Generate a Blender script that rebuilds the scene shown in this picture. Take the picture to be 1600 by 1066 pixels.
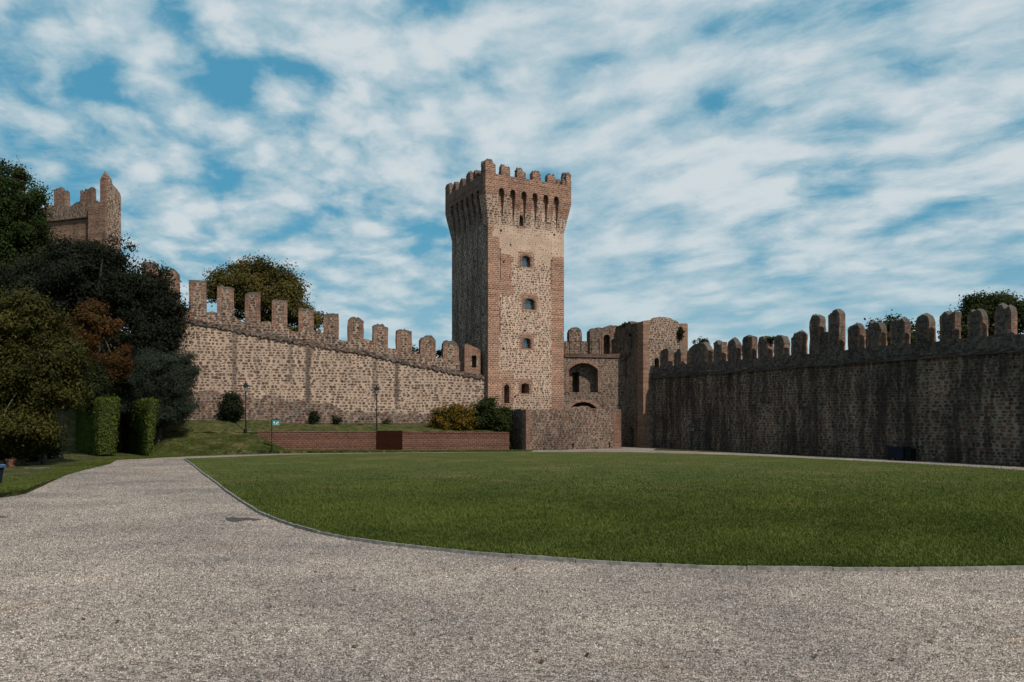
import bpy, math, random
import numpy as np
from mathutils import Vector

# ------------------------------------------------------------------ scene, camera, light
for o in list(bpy.data.objects): bpy.data.objects.remove(o)
scene = bpy.context.scene
COL = scene.collection
EYE, F = 2.2, 1250.0                       # eye height (m), focal length in photo pixels (1600 wide)
HOR, CX = 656.0, 800.0                     # horizon row and centre column of the photograph

cam_d = bpy.data.cameras.new('camera')
cam = bpy.data.objects.new('camera', cam_d); COL.objects.link(cam)
cam.location = (0, 0, EYE); cam.rotation_euler = (math.radians(90), 0, 0)
cam_d.sensor_width = 36; cam_d.lens = 36 * F / 1600
cam_d.shift_y = (HOR - 533) / 1600
cam_d.clip_end = 6000; cam_d.clip_start = .05
scene.camera = cam

SUN_AZ = Vector((.63, -.777)).normalized(); SUN_EL = math.radians(47)
S = Vector((SUN_AZ.x * math.cos(SUN_EL), SUN_AZ.y * math.cos(SUN_EL), math.sin(SUN_EL)))
sun_d = bpy.data.lights.new('sun', 'SUN'); sun_d.energy = 5.0; sun_d.angle = math.radians(.5)
sun_d.color = (1, .925, .85)
sun = bpy.data.objects.new('sun', sun_d); COL.objects.link(sun)
sun.rotation_euler = S.to_track_quat('Z', 'Y').to_euler(); sun.location = (20, -20, 40)

vs = scene.view_settings
vs.view_transform = 'Standard'; vs.look = 'None'; vs.exposure = 0; vs.gamma = 1
scene.render.engine = 'CYCLES'

# ------------------------------------------------------------------ node helper
class NT:
    def __init__(self, tree): self.t = tree
    def n(self, typ, ins=None, **props):
        nd = self.t.nodes.new(typ)
        for k, v in props.items(): setattr(nd, k, v)
        for k, v in (ins or {}).items(): self.put(nd.inputs[k], v)
        return nd
    def put(self, sock, v):
        if isinstance(v, bpy.types.NodeSocket): self.t.links.new(v, sock)
        elif isinstance(v, (tuple, list)) and len(v) == 3 and sock.type == 'RGBA': sock.default_value = (*v, 1)
        else: sock.default_value = v
    def m(self, op, a, b=0.0, c=None, clamp=False):
        nd = self.n('ShaderNodeMath', operation=op, use_clamp=clamp)
        self.put(nd.inputs[0], a); self.put(nd.inputs[1], b)
        if c is not None: self.put(nd.inputs[2], c)
        return nd.outputs[0]
    def vm(self, op, a, b):
        nd = self.n('ShaderNodeVectorMath', operation=op)
        self.put(nd.inputs[0], a); self.put(nd.inputs[1], b)
        return nd.outputs[0]
    def mix(self, f, a, b, blend='MIX'):
        nd = self.n('ShaderNodeMix', data_type='RGBA', blend_type=blend)
        self.put(nd.inputs[0], f); self.put(nd.inputs[6], a); self.put(nd.inputs[7], b)
        return nd.outputs[2]
    def sstep(self, v, lo, hi):
        nd = self.n('ShaderNodeMapRange', interpolation_type='SMOOTHSTEP')
        self.put(nd.inputs[0], v); self.put(nd.inputs[1], lo); self.put(nd.inputs[2], hi)
        return nd.outputs[0]
    def ramp(self, v, stops, interp='LINEAR'):
        nd = self.n('ShaderNodeValToRGB'); r = nd.color_ramp; r.interpolation = interp
        while len(r.elements) < len(stops): r.elements.new(.5)
        for e, (p, c) in zip(r.elements, stops): e.position = p; e.color = (*c, 1)
        self.put(nd.inputs[0], v); return nd.outputs[0]
    def noise(self, vec, scale, detail=4, rough=.55, dim='3D'):
        nd = self.n('ShaderNodeTexNoise', {'Scale': scale, 'Detail': detail, 'Roughness': rough}, noise_dimensions=dim)
        self.put(nd.inputs['Vector'], vec); return nd.outputs[0]
    def sep(self, v):
        nd = self.n('ShaderNodeSeparateXYZ', {0: v}); return nd.outputs
    def comb(self, x, y, z=0.0):
        return self.n('ShaderNodeCombineXYZ', {0: x, 1: y, 2: z}).outputs[0]

# ------------------------------------------------------------------ world: sky with a broken cloud layer
def make_world():
    w = bpy.data.worlds.new('World'); scene.world = w; w.use_nodes = True
    t = w.node_tree; t.nodes.clear(); N = NT(t)
    sky = N.n('ShaderNodeTexSky', sky_type='NISHITA', sun_disc=False)
    sky.sun_elevation = SUN_EL; sky.sun_rotation = math.atan2(SUN_AZ.x, SUN_AZ.y)
    sky.altitude = 50; sky.air_density = 1.0; sky.dust_density = .6; sky.ozone_density = 1.6
    d = N.n('ShaderNodeTexCoord').outputs['Generated']
    x, y, z = N.sep(d)
    zc = N.m('MAXIMUM', z, 0.0)
    den = N.m('ADD', zc, .30)
    px, py = N.m('DIVIDE', x, den), N.m('DIVIDE', y, den)
    # bands of the layer run up to the right
    a = math.radians(-33); ca, sa = math.cos(a), math.sin(a)
    rx = N.m('ADD', N.m('MULTIPLY', px, ca), N.m('MULTIPLY', py, sa))
    ry = N.m('SUBTRACT', N.m('MULTIPLY', py, ca), N.m('MULTIPLY', px, sa))
    P = N.comb(px, py, .37)
    warp = N.n('ShaderNodeTexNoise', {'Scale': 3.0, 'Detail': 4}); N.put(warp.inputs['Vector'], P)
    wv = N.vm('MULTIPLY', N.vm('SUBTRACT', warp.outputs[1], (.5, .5, .5)), (.16, .16, 0))
    Pw = N.vm('ADD', P, wv)
    w2 = N.n('ShaderNodeTexNoise', {'Scale': 9.0, 'Detail': 5, 'Roughness': .6}); N.put(w2.inputs['Vector'], P)
    Pv = N.vm('ADD', Pw, N.vm('MULTIPLY', N.vm('SUBTRACT', w2.outputs[1], (.5, .5, .5)), (.13, .13, 0)))
    def cells(vec, sc):
        v = N.n('ShaderNodeTexVoronoi', {'Scale': sc, 'Smoothness': .55, 'Randomness': 1.0}, voronoi_dimensions='2D', feature='SMOOTH_F1'); N.put(v.inputs['Vector'], vec)
        return N.m('SUBTRACT', 1.0, v.outputs['Distance'])
    puffs = N.noise(Pw, 7.4, 9, .56)
    puffs = N.m('ADD', N.m('MULTIPLY', puffs, .72), N.m('MULTIPLY', N.m('SUBTRACT', cells(Pv, 10.5), .10), .30))
    Q = N.vm('ADD', N.comb(N.m('MULTIPLY', rx, .8), N.m('MULTIPLY', ry, 1.45), 4.1), wv)
    Qv = N.vm('ADD', Q, N.vm('MULTIPLY', N.vm('SUBTRACT', w2.outputs[1], (.5, .5, .5)), (.13, .13, 0)))
    wisps = N.noise(Q, 5.2, 10, .58)
    wisps = N.m('ADD', N.m('MULTIPLY', wisps, .82), N.m('MULTIPLY', N.m('SUBTRACT', cells(Qv, 8.2), .10), .20))
    big = N.noise(N.comb(px, py, 8.3), 1.9, 3, .5)
    side = N.sstep(px, -.3, .5)
    fld = N.m('ADD', N.m('MULTIPLY', puffs, N.m('SUBTRACT', 1.0, side)), N.m('MULTIPLY', wisps, side))
    fld = N.m('ADD', fld, N.m('MULTIPLY', N.m('SUBTRACT', big, .5), .22))
    fld = N.m('ADD', fld, N.m('MULTIPLY', N.sstep(px, -.5, .3), .018))
    fin = N.noise(Pv, 17.0, 7, .62)
    veil = N.sstep(N.m('ADD', fld, N.m('MULTIPLY', N.m('SUBTRACT', fin, .5), .10)), .335, .50)
    dens = N.sstep(N.m('ADD', fld, N.m('MULTIPLY', N.m('SUBTRACT', fin, .5), .13)), .43, .67)
    blue = N.mix(.75, N.mix(1.0, sky.outputs[0], (.40, .98, 1.02), 'MULTIPLY'), (1.05, 3.8, 5.7))
    cloud = N.mix(dens, (3.4, 5.4, 6.5), (7.3, 8.0, 8.35))
    colr = N.mix(N.m('MULTIPLY', veil, .95), blue, cloud)
    hz = N.m('SUBTRACT', 1.0, N.sstep(z, .0, .26))
    colr = N.mix(N.m('MULTIPLY', hz, .7), colr, (4.9, 6.7, 7.4))
    below = N.sstep(z, -.06, 0.0)
    colr = N.mix(below, (.55, .55, .5), colr)
    bg = N.n('ShaderNodeBackground', {0: colr, 1: .088})
    out = N.n('ShaderNodeOutputWorld'); t.links.new(bg.outputs[0], out.inputs[0])
make_world()

# ------------------------------------------------------------------ object helpers
def thing(name, label, cat, loc=(0, 0, 0), rotz=0, group=None):
    o = bpy.data.objects.new(name, None); COL.objects.link(o)
    o.location = loc; o.rotation_euler = (0, 0, rotz); o.empty_display_size = .3
    o['label'] = label; o['category'] = cat
    if group: o['group'] = group
    return o
def tag(o, label=None, cat=None, group=None, kind=None):
    if label: o['label'] = label
    if cat: o['category'] = cat
    if group: o['group'] = group
    if kind: o['kind'] = kind
    return o
def raw_mesh(name, v, f, mats, parent=None, smooth=False):
    me = bpy.data.meshes.new(name); me.from_pydata(v, [], f); me.update()
    for m in (mats if isinstance(mats, (list, tuple)) else [mats]): me.materials.append(m)
    if smooth: me.polygons.foreach_set('use_smooth', [True] * len(me.polygons))
    o = bpy.data.objects.new(name, me); COL.objects.link(o)
    if parent: o.parent = parent
    return o
class MB:
    def __init__(self): self.v = []; self.f = []; self.mi = []; self.br = []; self.li = None
    def add(self, v, f, mi=0, br=0.0):
        b = len(self.v); self.v += [tuple(p) for p in v]; self.f += [[i + b for i in q] for q in f]
        self.mi += [mi] * len(f); self.br += [br] * len(v) if not isinstance(br, list) else br
        return self
    def box(self, x0, x1, y0, y1, z0, z1, mi=0, br=0.0):
        v = [(x, y, z) for z in (z0, z1) for y in (y0, y1) for x in (x0, x1)]
        return self.add(v, [(0, 2, 3, 1), (4, 5, 7, 6), (0, 1, 5, 4), (2, 6, 7, 3), (0, 4, 6, 2), (1, 3, 7, 5)], mi, br)
    def prism(self, poly, y0, y1, mi=0, br=0.0):          # poly in (x,z), counter-clockwise seen from -y
        n = len(poly)
        v = [(x, y0, z) for x, z in poly] + [(x, y1, z) for x, z in poly]
        f = [list(range(n)), list(range(2 * n - 1, n - 1, -1))]
        f += [(j, i, i + n, j + n) for i in range(n) for j in [(i + 1) % n]]
        return self.add(v, f, mi, br)
    def prism_x(self, poly, x0, x1, mi=0, br=0.0):        # poly in (y,z), extruded along x
        n = len(poly)
        v = [(x0, y, z) for y, z in poly] + [(x1, y, z) for y, z in poly]
        f = [list(range(n - 1, -1, -1)), list(range(n, 2 * n))]
        f += [(i, j, j + n, i + n) for i in range(n) for j in [(i + 1) % n]]
        return self.add(v, f, mi, br)
    def tube(self, pts, rad, n=8, mi=0, cap=True):
        pts = [Vector(p) for p in pts]; rings = []; v = []; f = []
        up = Vector((0.31, .95, 0.02))
        for i, p in enumerate(pts):
            d = (pts[min(i + 1, len(pts) - 1)] - pts[max(i - 1, 0)]).normalized()
            a = d.cross(up); a = a.normalized() if a.length > 1e-4 else Vector((1, 0, 0)); b = d.cross(a)
            for k in range(n):
                t = 2 * math.pi * k / n
                v.append(p + (a * math.cos(t) + b * math.sin(t)) * rad[i])
        for i in range(len(pts) - 1):
            for k in range(n):
                l = (k + 1) % n
                f.append((i * n + k, i * n + l, (i + 1) * n + l, (i + 1) * n + k))
        if cap:
            f.append(list(range(n - 1, -1, -1))); f.append([(len(pts) - 1) * n + k for k in range(n)])
        return self.add(v, f, mi)
    def lathe(self, prof, c=(0, 0, 0), n=16, mi=0):
        v = []; f = []
        for r, z in prof:
            for k in range(n):
                t = 2 * math.pi * k / n; v.append((c[0] + r * math.cos(t), c[1] + r * math.sin(t), c[2] + z))
        for i in range(len(prof) - 1):
            for k in range(n):
                l = (k + 1) % n; f.append((i * n + k, i * n + l, (i + 1) * n + l, (i + 1) * n + k))
        f.append(list(range(n - 1, -1, -1))); f.append([(len(prof) - 1) * n + k for k in range(n)])
        return self.add(v, f, mi)
    def build(self, name, mats, parent=None, smooth=False):
        o = raw_mesh(name, self.v, self.f, mats, parent, smooth)
        if any(self.mi): o.data.polygons.foreach_set('material_index', self.mi)
        if any(self.br):
            at = o.data.attributes.new('brick', 'FLOAT', 'POINT'); at.data.foreach_set('value', self.br)
        if self.li and len(self.li) == len(self.v):
            at = o.data.attributes.new('lichen', 'FLOAT', 'POINT'); at.data.foreach_set('value', self.li)
        return o
def lerp(tab, x):
    if x <= tab[0][0]: return tab[0][1]
    for (a, b), (c, d) in zip(tab, tab[1:]):
        if x <= c: return b + (d - b) * (x - a) / (c - a)
    return tab[-1][1]
def ragged(mb, s0, s1, top, base, y0, y1, ds, amp, rng, nz=4, br=0.0, yj=.25):
    """a wall stretch along x with an uneven, weathered top; top/base are functions of x"""
    n = max(2, int(round((s1 - s0) / ds))); cols = []
    v = []
    for i in range(n + 1):
        s = s0 + (s1 - s0) * i / n
        zb, zt = base(s), top(s) + rng.uniform(-amp, amp)
        sj = s + (rng.uniform(-.3, .3) * ds if 0 < i < n else 0)
        for k in range(nz + 1):
            v.append((sj if k == nz else s, y0 + (rng.uniform(-1, 1) * amp * yj if k else 0), zb + (zt - zb) * (k / nz)))
        v.append((sj, (y0 + y1) / 2, zt + rng.uniform(-.3, .8) * amp))
        for k in range(nz, -1, -1):
            v.append((s, y1, zb + (zt + rng.uniform(-amp, amp) * .5 - zb) * (k / nz)))
    m = 2 * nz + 3; f = []
    for i in range(n):
        for k in range(m - 1):
            a = i * m + k; f.append((a, a + m, a + m + 1, a + 1))
    f.append(list(range(m))); f.append([n * m + k for k in range(m - 1, -1, -1)])
    return mb.add(v, f, 0, br)
def merlon_mb(s0, s1, z0, z1, y0, y1, rng, rnd=.25, amp=.06, notch=None, edge=.1):
    """one weathered merlon: rubble core with brick edges, rounded and broken on top"""
    tilt = rng.uniform(-.14, .14); mb = MB(); n = 9; nz = 6; w = s1 - s0; v = []; br = []; li = []
    for i in range(n + 1):
        t = i / n; s = s0 + w * t; e = min(t, 1 - t) * 2
        drop = rnd * max(0, 1 - e * 1.7) ** 2 + rng.uniform(0, amp) + tilt * t
        if notch and abs(t - notch[0]) < notch[1]: drop += notch[2]
        zt = z1 - drop
        zt = round(zt / .07) * .07          # broken along the brick courses
        bk = 1.0 if (t < edge or t > 1 - edge) else 0.0
        for k in range(nz + 1):
            q = k / nz
            v.append((s + rng.uniform(-.02, .02), y0 + rng.uniform(-.025, .025), z0 + (zt - z0) * q)); br.append(bk if q > .25 else 0); li.append(1.0 if k == nz else .35 if k == nz - 1 else 0)
        v.append((s, (y0 + y1) / 2, zt + rng.uniform(0, amp * 1.3))); br.append(bk * .5); li.append(1.0)
        for k in range(nz, -1, -1):
            q = k / nz
            v.append((s + rng.uniform(-.02, .02), y1 + rng.uniform(-.025, .025), z0 + (zt - z0) * q)); br.append(bk); li.append(1.0 if k == nz else .35 if k == nz - 1 else 0)
    m = 2 * nz + 3; f = []
    for i in range(n):
        for k in range(m - 1):
            a = i * m + k; f.append((a, a + m, a + m + 1, a + 1))
    f.append(list(range(m))); f.append([n * m + k for k in range(m - 1, -1, -1)])
    mb.li = li
    return mb.add(v, f, 0, br)
def cut(obj, mb):
    """carve real openings into a wall, then drop the cutter"""
    c = mb.build('cutter', obj.data.materials[0], obj.parent)
    bpy.context.view_layer.update()
    md = obj.modifiers.new('b', 'BOOLEAN'); md.object = c; md.operation = 'DIFFERENCE'; md.solver = 'EXACT'; md.use_self = True
    dg = bpy.context.evaluated_depsgraph_get(); dg.update()
    me = bpy.data.meshes.new_from_object(obj.evaluated_get(dg), preserve_all_data_layers=True, depsgraph=dg)
    obj.modifiers.clear(); old = obj.data; obj.data = me; bpy.data.meshes.remove(old); me.name = obj.name
    cm = c.data; bpy.data.objects.remove(c); bpy.data.meshes.remove(cm)
def arch_poly(x0, x1, z0, z1, rise, n=10):
    """opening with a segmental or round head: z1 is the crown"""
    w = (x1 - x0) / 2; cx = (x0 + x1) / 2; p = [(x0, z0), (x1, z0)]
    r = (w * w + rise * rise) / (2 * rise); zc = z1 - r; a0 = math.asin(min(1, w / r))
    for i in range(n + 1):
        a = a0 - 2 * a0 * i / n; p.append((cx + r * math.sin(a), zc + r * math.cos(a)))
    return p
def arch_ring(mb, x0, x1, z0, z1, rise, wd, y0, y1, n=12, legs=True):
    """brick surround of an opening, from its inner edge outward by wd"""
    inn = arch_poly(x0, x1, z0, z1, rise, n)[1:]; out = arch_poly(x0 - wd, x1 + wd, z0, z1 + wd, rise + wd * .55, n)[1:]
    inn.append((x0, z0)); out.append((x0 - wd, z0))
    k = len(inn); v = []
    for (a, b), (c, d) in zip(inn, out): v += [(a, y0, b), (c, y0, d), (a, y1, b), (c, y1, d)]
    f = []
    for i in range(k - 1):
        a, b = 4 * i, 4 * i + 4
        f += [(a, a + 1, b + 1, b), (a + 1, a + 3, b + 3, b + 1), (a, b, b + 2, a + 2)]
    f += [(0, 2, 3, 1), (4 * k - 4, 4 * k - 3, 4 * k - 1, 4 * k - 2)]
    return mb.add(v, f, 0, 1.0)

def gpt(px, py, z=0.0):
    Y = (EYE - z) * F / (py - HOR); return ((px - CX) / F * Y, Y)
def hit(px, P, d):
    """where the sight line of column px meets the vertical plane through P along d: (t, depth)"""
    k = (px - CX) / F; t = (k * P[1] - P[0]) / (d[0] - k * d[1]); return t, P[1] + d[1] * t
def zat(py, Y): return EYE + (HOR - py) / F * Y

# ------------------------------------------------------------------ materials
def new_mat(name):
    m = bpy.data.materials.new(name); m.use_nodes = True; m.node_tree.nodes.clear()
    N = NT(m.node_tree); out = N.n('ShaderNodeOutputMaterial'); return m, N, out
def finish(N, out, col, rough=.9, height=None, bstr=.5, bdist=.03, spec=.2):
    p = N.n('ShaderNodeBsdfPrincipled', {'Roughness': rough, 'Base Color': col, 'Specular IOR Level': spec})
    if height is not None:
        b = N.n('ShaderNodeBump', {'Strength': bstr, 'Distance': bdist, 'Height': height})
        N.t.links.new(b.outputs[0], p.inputs['Normal'])
    N.t.links.new(p.outputs[0], out.inputs[0]); return p
def face_coords(N):
    tc = N.n('ShaderNodeTexCoord').outputs['Object']
    x, y, z = N.sep(tc)
    g = N.n('ShaderNodeNewGeometry')
    vt = N.n('ShaderNodeVectorTransform', {0: g.outputs['True Normal']}, vector_type='NORMAL', convert_from='WORLD', convert_to='OBJECT')
    nx, ny, nz = [N.m('ABSOLUTE', q) for q in N.sep(vt.outputs[0])]
    side = N.m('GREATER_THAN', nx, ny); topf = N.m('GREATER_THAN', nz, .8)
    s = N.m('ADD', N.m('MULTIPLY', y, side), N.m('MULTIPLY', x, N.m('SUBTRACT', 1.0, side)))
    t = N.m('ADD', N.m('MULTIPLY', y, topf), N.m('MULTIPLY', z, N.m('SUBTRACT', 1.0, topf)))
    return tc, x, y, z, s, t, side
def masonry(name, mortar, stones, sw=.30, sh=.20, rand=.7, size=.40, brickcol=((.19, .085, .05), (.12, .06, .042)),
            zones=(), stain=.45, streak=0.0, streak_col=(.055, .05, .045), plaster=None, all_brick=False, sfreq=1.0, coursed=1.0, slo=.47, shi=.63, base_dark=None, seed=0.0, bh=.10, wet=()):
    m, N, out = new_mat(name)
    tc, x, y, z, s, t, side = face_coords(N)
    P = N.comb(s, t, seed)
    wn = N.n('ShaderNodeTexNoise', {'Scale': 2.6, 'Detail': 3}); N.put(wn.inputs['Vector'], tc)
    w = N.vm('MULTIPLY', N.vm('SUBTRACT', wn.outputs[1], (.5, .5, .5)), (.09, .09, 0))
    Pw = N.vm('ADD', P, w)
    ps, pt, _ = N.sep(Pw)
    fine = N.noise(tc, 26, 3, .6); mid = N.noise(tc, 1.1, 4, .6); big = N.noise(N.vm('ADD', tc, (seed * 3.1, 5.2, 1.7)), .33, 4, .6)
    # rubble laid in rough courses
    row = N.m('FLOOR', N.m('DIVIDE', pt, sh))
    off = N.m('MULTIPLY', N.m('FRACT', N.m('MULTIPLY', row, .37)), 1.0)
    vec = N.comb(N.m('ADD', N.m('DIVIDE', ps, sw), off), N.m('DIVIDE', pt, sh), seed)
    vo = N.n('ShaderNodeTexVoronoi', {'Scale': 1.0, 'Randomness': rand}, voronoi_dimensions='2D', feature='F1', distance='MINKOWSKI')
    vo.inputs['Exponent'].default_value = 3.0
    N.put(vo.inputs['Vector'], vec)
    dist = vo.outputs['Distance']; vcol = vo.outputs['Color']
    if coursed > 0:
        rown = N.noise(N.comb(N.m('MULTIPLY', s, .12), t, seed), 1.6, 2, .5)      # courses of unequal height
        tt = N.m('ADD', N.m('DIVIDE', pt, sh), N.m('MULTIPLY', N.m('SUBTRACT', rown, .5), 2.4))
        rw_ = N.m('FLOOR', tt); fr_ = N.m('SUBTRACT', N.m('FRACT', tt), .5)
        v1 = N.n('ShaderNodeTexVoronoi', {'W': N.m('ADD', N.m('DIVIDE', ps, sw), N.m('MULTIPLY', rw_, 17.31)), 'Scale': 1.0, 'Randomness': .85}, voronoi_dimensions='1D', feature='F1')
        dx = N.m('MULTIPLY', v1.outputs['Distance'], .95); dy = N.m('MULTIPLY', N.m('ABSOLUTE', fr_), .92)
        d1 = N.m('POWER', N.m('ADD', N.m('POWER', dx, 3.0), N.m('POWER', dy, 3.0)), .3333)
        pick = N.m('LESS_THAN', N.noise(N.vm('ADD', tc, (3.3, 1.1, seed)), .8, 2, .5), .30 + .32 * coursed)
        dist = N.m('ADD', N.m('MULTIPLY', d1, pick), N.m('MULTIPLY', dist, N.m('SUBTRACT', 1.0, pick)))
        vcol = N.mix(pick, vcol, v1.outputs['Color'])
    cr, cg, cb = N.sep(vcol)
    thr = N.m('ADD', size - .13, N.m('MULTIPLY', cg, .22))
    thr = N.m('ADD', thr, N.m('MULTIPLY', N.m('SUBTRACT', mid, .5), .26))
    thr = N.m('ADD', thr, N.m('MULTIPLY', N.m('SUBTRACT', fine, .5), .16))
    if plaster:                                           # bands (z0,z1) where the render still covers the stones
        for z0, z1, k in plaster:
            b = N.m('MULTIPLY', N.sstep(z, z0 - .5, z0 + .5), N.m('SUBTRACT', 1.0, N.sstep(z, z1 - .5, z1 + .5)))
            thr = N.m('SUBTRACT', thr, N.m('MULTIPLY', b, k))
    edge = N.m('SUBTRACT', thr, dist)
    mask = N.sstep(edge, -.035, .04)
    n = len(stones)
    stc = N.ramp(cr, [((i + .5) / n, c) for i, c in enumerate(stones)])
    stc = N.mix(1.0, stc, N.ramp(fine, [(.25, (.55, .55, .55)), (.75, (1.35, 1.35, 1.35))]), 'MULTIPLY')
    mo = N.mix(N.sstep(mid, .35, .7), tuple(c * .74 for c in mortar), mortar)
    mo = N.mix(1.0, mo, N.ramp(fine, [(.3, (.74, .73, .72)), (.7, (1.15, 1.15, 1.15))]), 'MULTIPLY')
    col = N.mix(mask, mo, stc)
    hgt = N.m('ADD', N.m('MULTIPLY', mask, .6), N.m('MULTIPLY', fine, .5))
    # brick
    bk = N.n('ShaderNodeTexBrick', {'Scale': 1.0, 'Mortar Size': .021, 'Mortar Smooth': .35, 'Bias': 0.0, 'Brick Width': .29, 'Row Height': bh,
             'Color1': brickcol[0], 'Color2': brickcol[1], 'Mortar': tuple(c * .82 for c in mortar)}, offset=.5)
    N.put(bk.inputs['Vector'], N.vm('ADD', P, N.vm('MULTIPLY', w, (.25, .25, 0))))
    bcol = N.mix(1.0, bk.outputs[0], N.ramp(N.noise(tc, 6, 5, .72), [(.3, (.5, .5, .52)), (.7, (1.4, 1.36, 1.32))]), 'MULTIPLY')
    rw1 = N.n('ShaderNodeTexWhiteNoise', {'W': N.m('ADD', N.m('FLOOR', N.m('DIVIDE', t, bh)), seed + .5)}, noise_dimensions='1D').outputs[0]
    bcol = N.mix(1.0, bcol, N.ramp(rw1, [(0, (.82, .82, .82)), (1, (1.16, 1.16, 1.16))]), 'MULTIPLY')
    rowr = N.n('ShaderNodeTexWhiteNoise', {'W': N.m('ADD', N.m('FLOOR', N.m('DIVIDE', t, bh * 3)), seed)}, noise_dimensions='1D').outputs[0]
    if all_brick: zone = 1.0
    else:
        at = N.n('ShaderNodeAttribute', attribute_name='brick').outputs['Fac']
        zone = at
        for (a0, a1, b0, b1, soft, face) in zones:        # face: 0 = faces along x, 1 = faces along y
            q = N.m('MULTIPLY', N.sstep(s, a0 - soft, a0 + soft), N.m('SUBTRACT', 1.0, N.sstep(s, a1 - soft, a1 + soft)))
            q = N.m('MULTIPLY', q, N.m('MULTIPLY', N.sstep(z, b0 - .25, b0 + .25), N.m('SUBTRACT', 1.0, N.sstep(z, b1 - .25, b1 + .25))))
            q = N.m('MULTIPLY', q, side if face else N.m('SUBTRACT', 1.0, side))
            zone = N.m('MAXIMUM', zone, q)
        lim = N.m('ADD', N.m('MULTIPLY', rowr, .55), N.m('MULTIPLY', mid, .45))
        zone = N.m('GREATER_THAN', zone, N.m('ADD', lim, .02))
    col = N.mix(zone, col, bcol)
    li = N.n('ShaderNodeAttribute', attribute_name='lichen').outputs['Fac']
    li = N.sstep(N.m('ADD', li, N.m('MULTIPLY', N.m('SUBTRACT', mid, .5), .9)), .55, .8)
    col = N.mix(N.m('MULTIPLY', li, .75), col, N.mix(fine, (.05, .047, .04), (.115, .105, .085)))
    hb = N.m('ADD', N.m('MULTIPLY', N.m('SUBTRACT', 1.0, bk.outputs[1]), .45), N.m('MULTIPLY', fine, .5))
    hgt = N.m('ADD', N.m('MULTIPLY', hgt, N.m('SUBTRACT', 1.0, zone)), N.m('MULTIPLY', hb, zone)) if not all_brick else hb
    # weather: broad patches, dark streaks and water runs
    st = N.sstep(N.m('ADD', N.m('MULTIPLY', big, .7), N.m('MULTIPLY', mid, .3)), .42, .66)
    col = N.mix(N.m('MULTIPLY', st, stain), col, N.mix(1.0, col, (.38, .36, .36), 'MULTIPLY'))
    if streak > 0:
        sn = N.noise(N.comb(N.m('MULTIPLY', N.m('ADD', s, N.m('MULTIPLY', N.m('SUBTRACT', mid, .5), .55)), sfreq), N.m('MULTIPLY', z, .12), seed + 2.0), 1.35, 5, .68)
        q = N.sstep(sn, slo, shi)
        q = N.m('MULTIPLY', q, N.m('ADD', .55, N.m('MULTIPLY', big, .7)))
        col = N.mix(N.m('MULTIPLY', q, streak, clamp=True), col, N.mix(.35, streak_col, N.mix(1.0, col, (.35, .35, .35), 'MULTIPLY')))
    for (c0, wd, z0, z1, k) in wet:                        # single water runs below broken ledge stones
        dx = N.m('ABSOLUTE', N.m('ADD', N.m('SUBTRACT', s, c0), N.m('MULTIPLY', N.m('SUBTRACT', mid, .5), .25)))
        q = N.m('SUBTRACT', 1.0, N.sstep(dx, wd * .3, wd))
        q = N.m('MULTIPLY', q, N.sstep(z, z0, z0 + 1.2)); q = N.m('MULTIPLY', q, N.m('SUBTRACT', 1.0, N.sstep(z, z1 - .1, z1 + .3)))
        col = N.mix(N.m('MULTIPLY', q, N.m('ADD', k - .25, N.m('MULTIPLY', fine, .5)), clamp=True), col, (.055, .045, .038))
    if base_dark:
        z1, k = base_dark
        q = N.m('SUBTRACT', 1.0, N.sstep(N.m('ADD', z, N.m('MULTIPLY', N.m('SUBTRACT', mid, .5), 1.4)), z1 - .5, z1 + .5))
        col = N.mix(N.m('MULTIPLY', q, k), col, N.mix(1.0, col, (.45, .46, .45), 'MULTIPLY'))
    finish(N, out, col, .93, hgt, .7, .04, .12)
    return m

ST_WARM = [(.105, .066, .047), (.062, .044, .035), (.15, .086, .058), (.09, .075, .064), (.19, .128, .09), (.075, .052, .04)]
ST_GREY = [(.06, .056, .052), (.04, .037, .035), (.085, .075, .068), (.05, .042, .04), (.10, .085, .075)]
ST_MIX = [(.10, .06, .042), (.045, .036, .032), (.16, .075, .048), (.085, .072, .062), (.13, .10, .08), (.05, .04, .034)]

def simple(name, col, rough=.6, metal=0.0, nscale=0, namp=.3, bump=0.0, spec=.4):
    m, N, out = new_mat(name)
    tc = N.n('ShaderNodeTexCoord').outputs['Object']
    c = col; h = None
    if nscale:
        nn = N.noise(tc, nscale, 4, .6)
        c = N.mix(N.sstep(nn, .3, .7), tuple(q * (1 - namp) for q in col), tuple(q * (1 + namp) for q in col)); h = nn
    p = finish(N, out, c, rough, h if bump else None, bump, .02, spec)
    p.inputs['Metallic'].default_value = metal
    return m
def leaf_mat(name, dark, lightc, accent=None, acc=.0, trans=.25):
    m, N, out = new_mat(name)
    a = N.n('ShaderNodeAttribute', attribute_name='tint').outputs['Fac']
    c = N.mix(a, dark, lightc)
    if accent:
        b = N.n('ShaderNodeAttribute', attribute_name='hue').outputs['Fac']
        c = N.mix(N.m('MULTIPLY', N.sstep(b, 1 - acc - .12, 1 - acc + .12), .9), c, accent)
    d = N.n('ShaderNodeBsdfPrincipled', {'Base Color': c, 'Roughness': .75, 'Specular IOR Level': .08})
    tr = N.n('ShaderNodeBsdfTranslucent', {'Color': N.mix(1.0, c, (1.0, 1.1, .5), 'MULTIPLY')})
    mx = N.n('ShaderNodeMixShader', {0: trans}); N.t.links.new(d.outputs[0], mx.inputs[1]); N.t.links.new(tr.outputs[0], mx.inputs[2])
    N.t.links.new(mx.outputs[0], out.inputs[0]); return m

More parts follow.
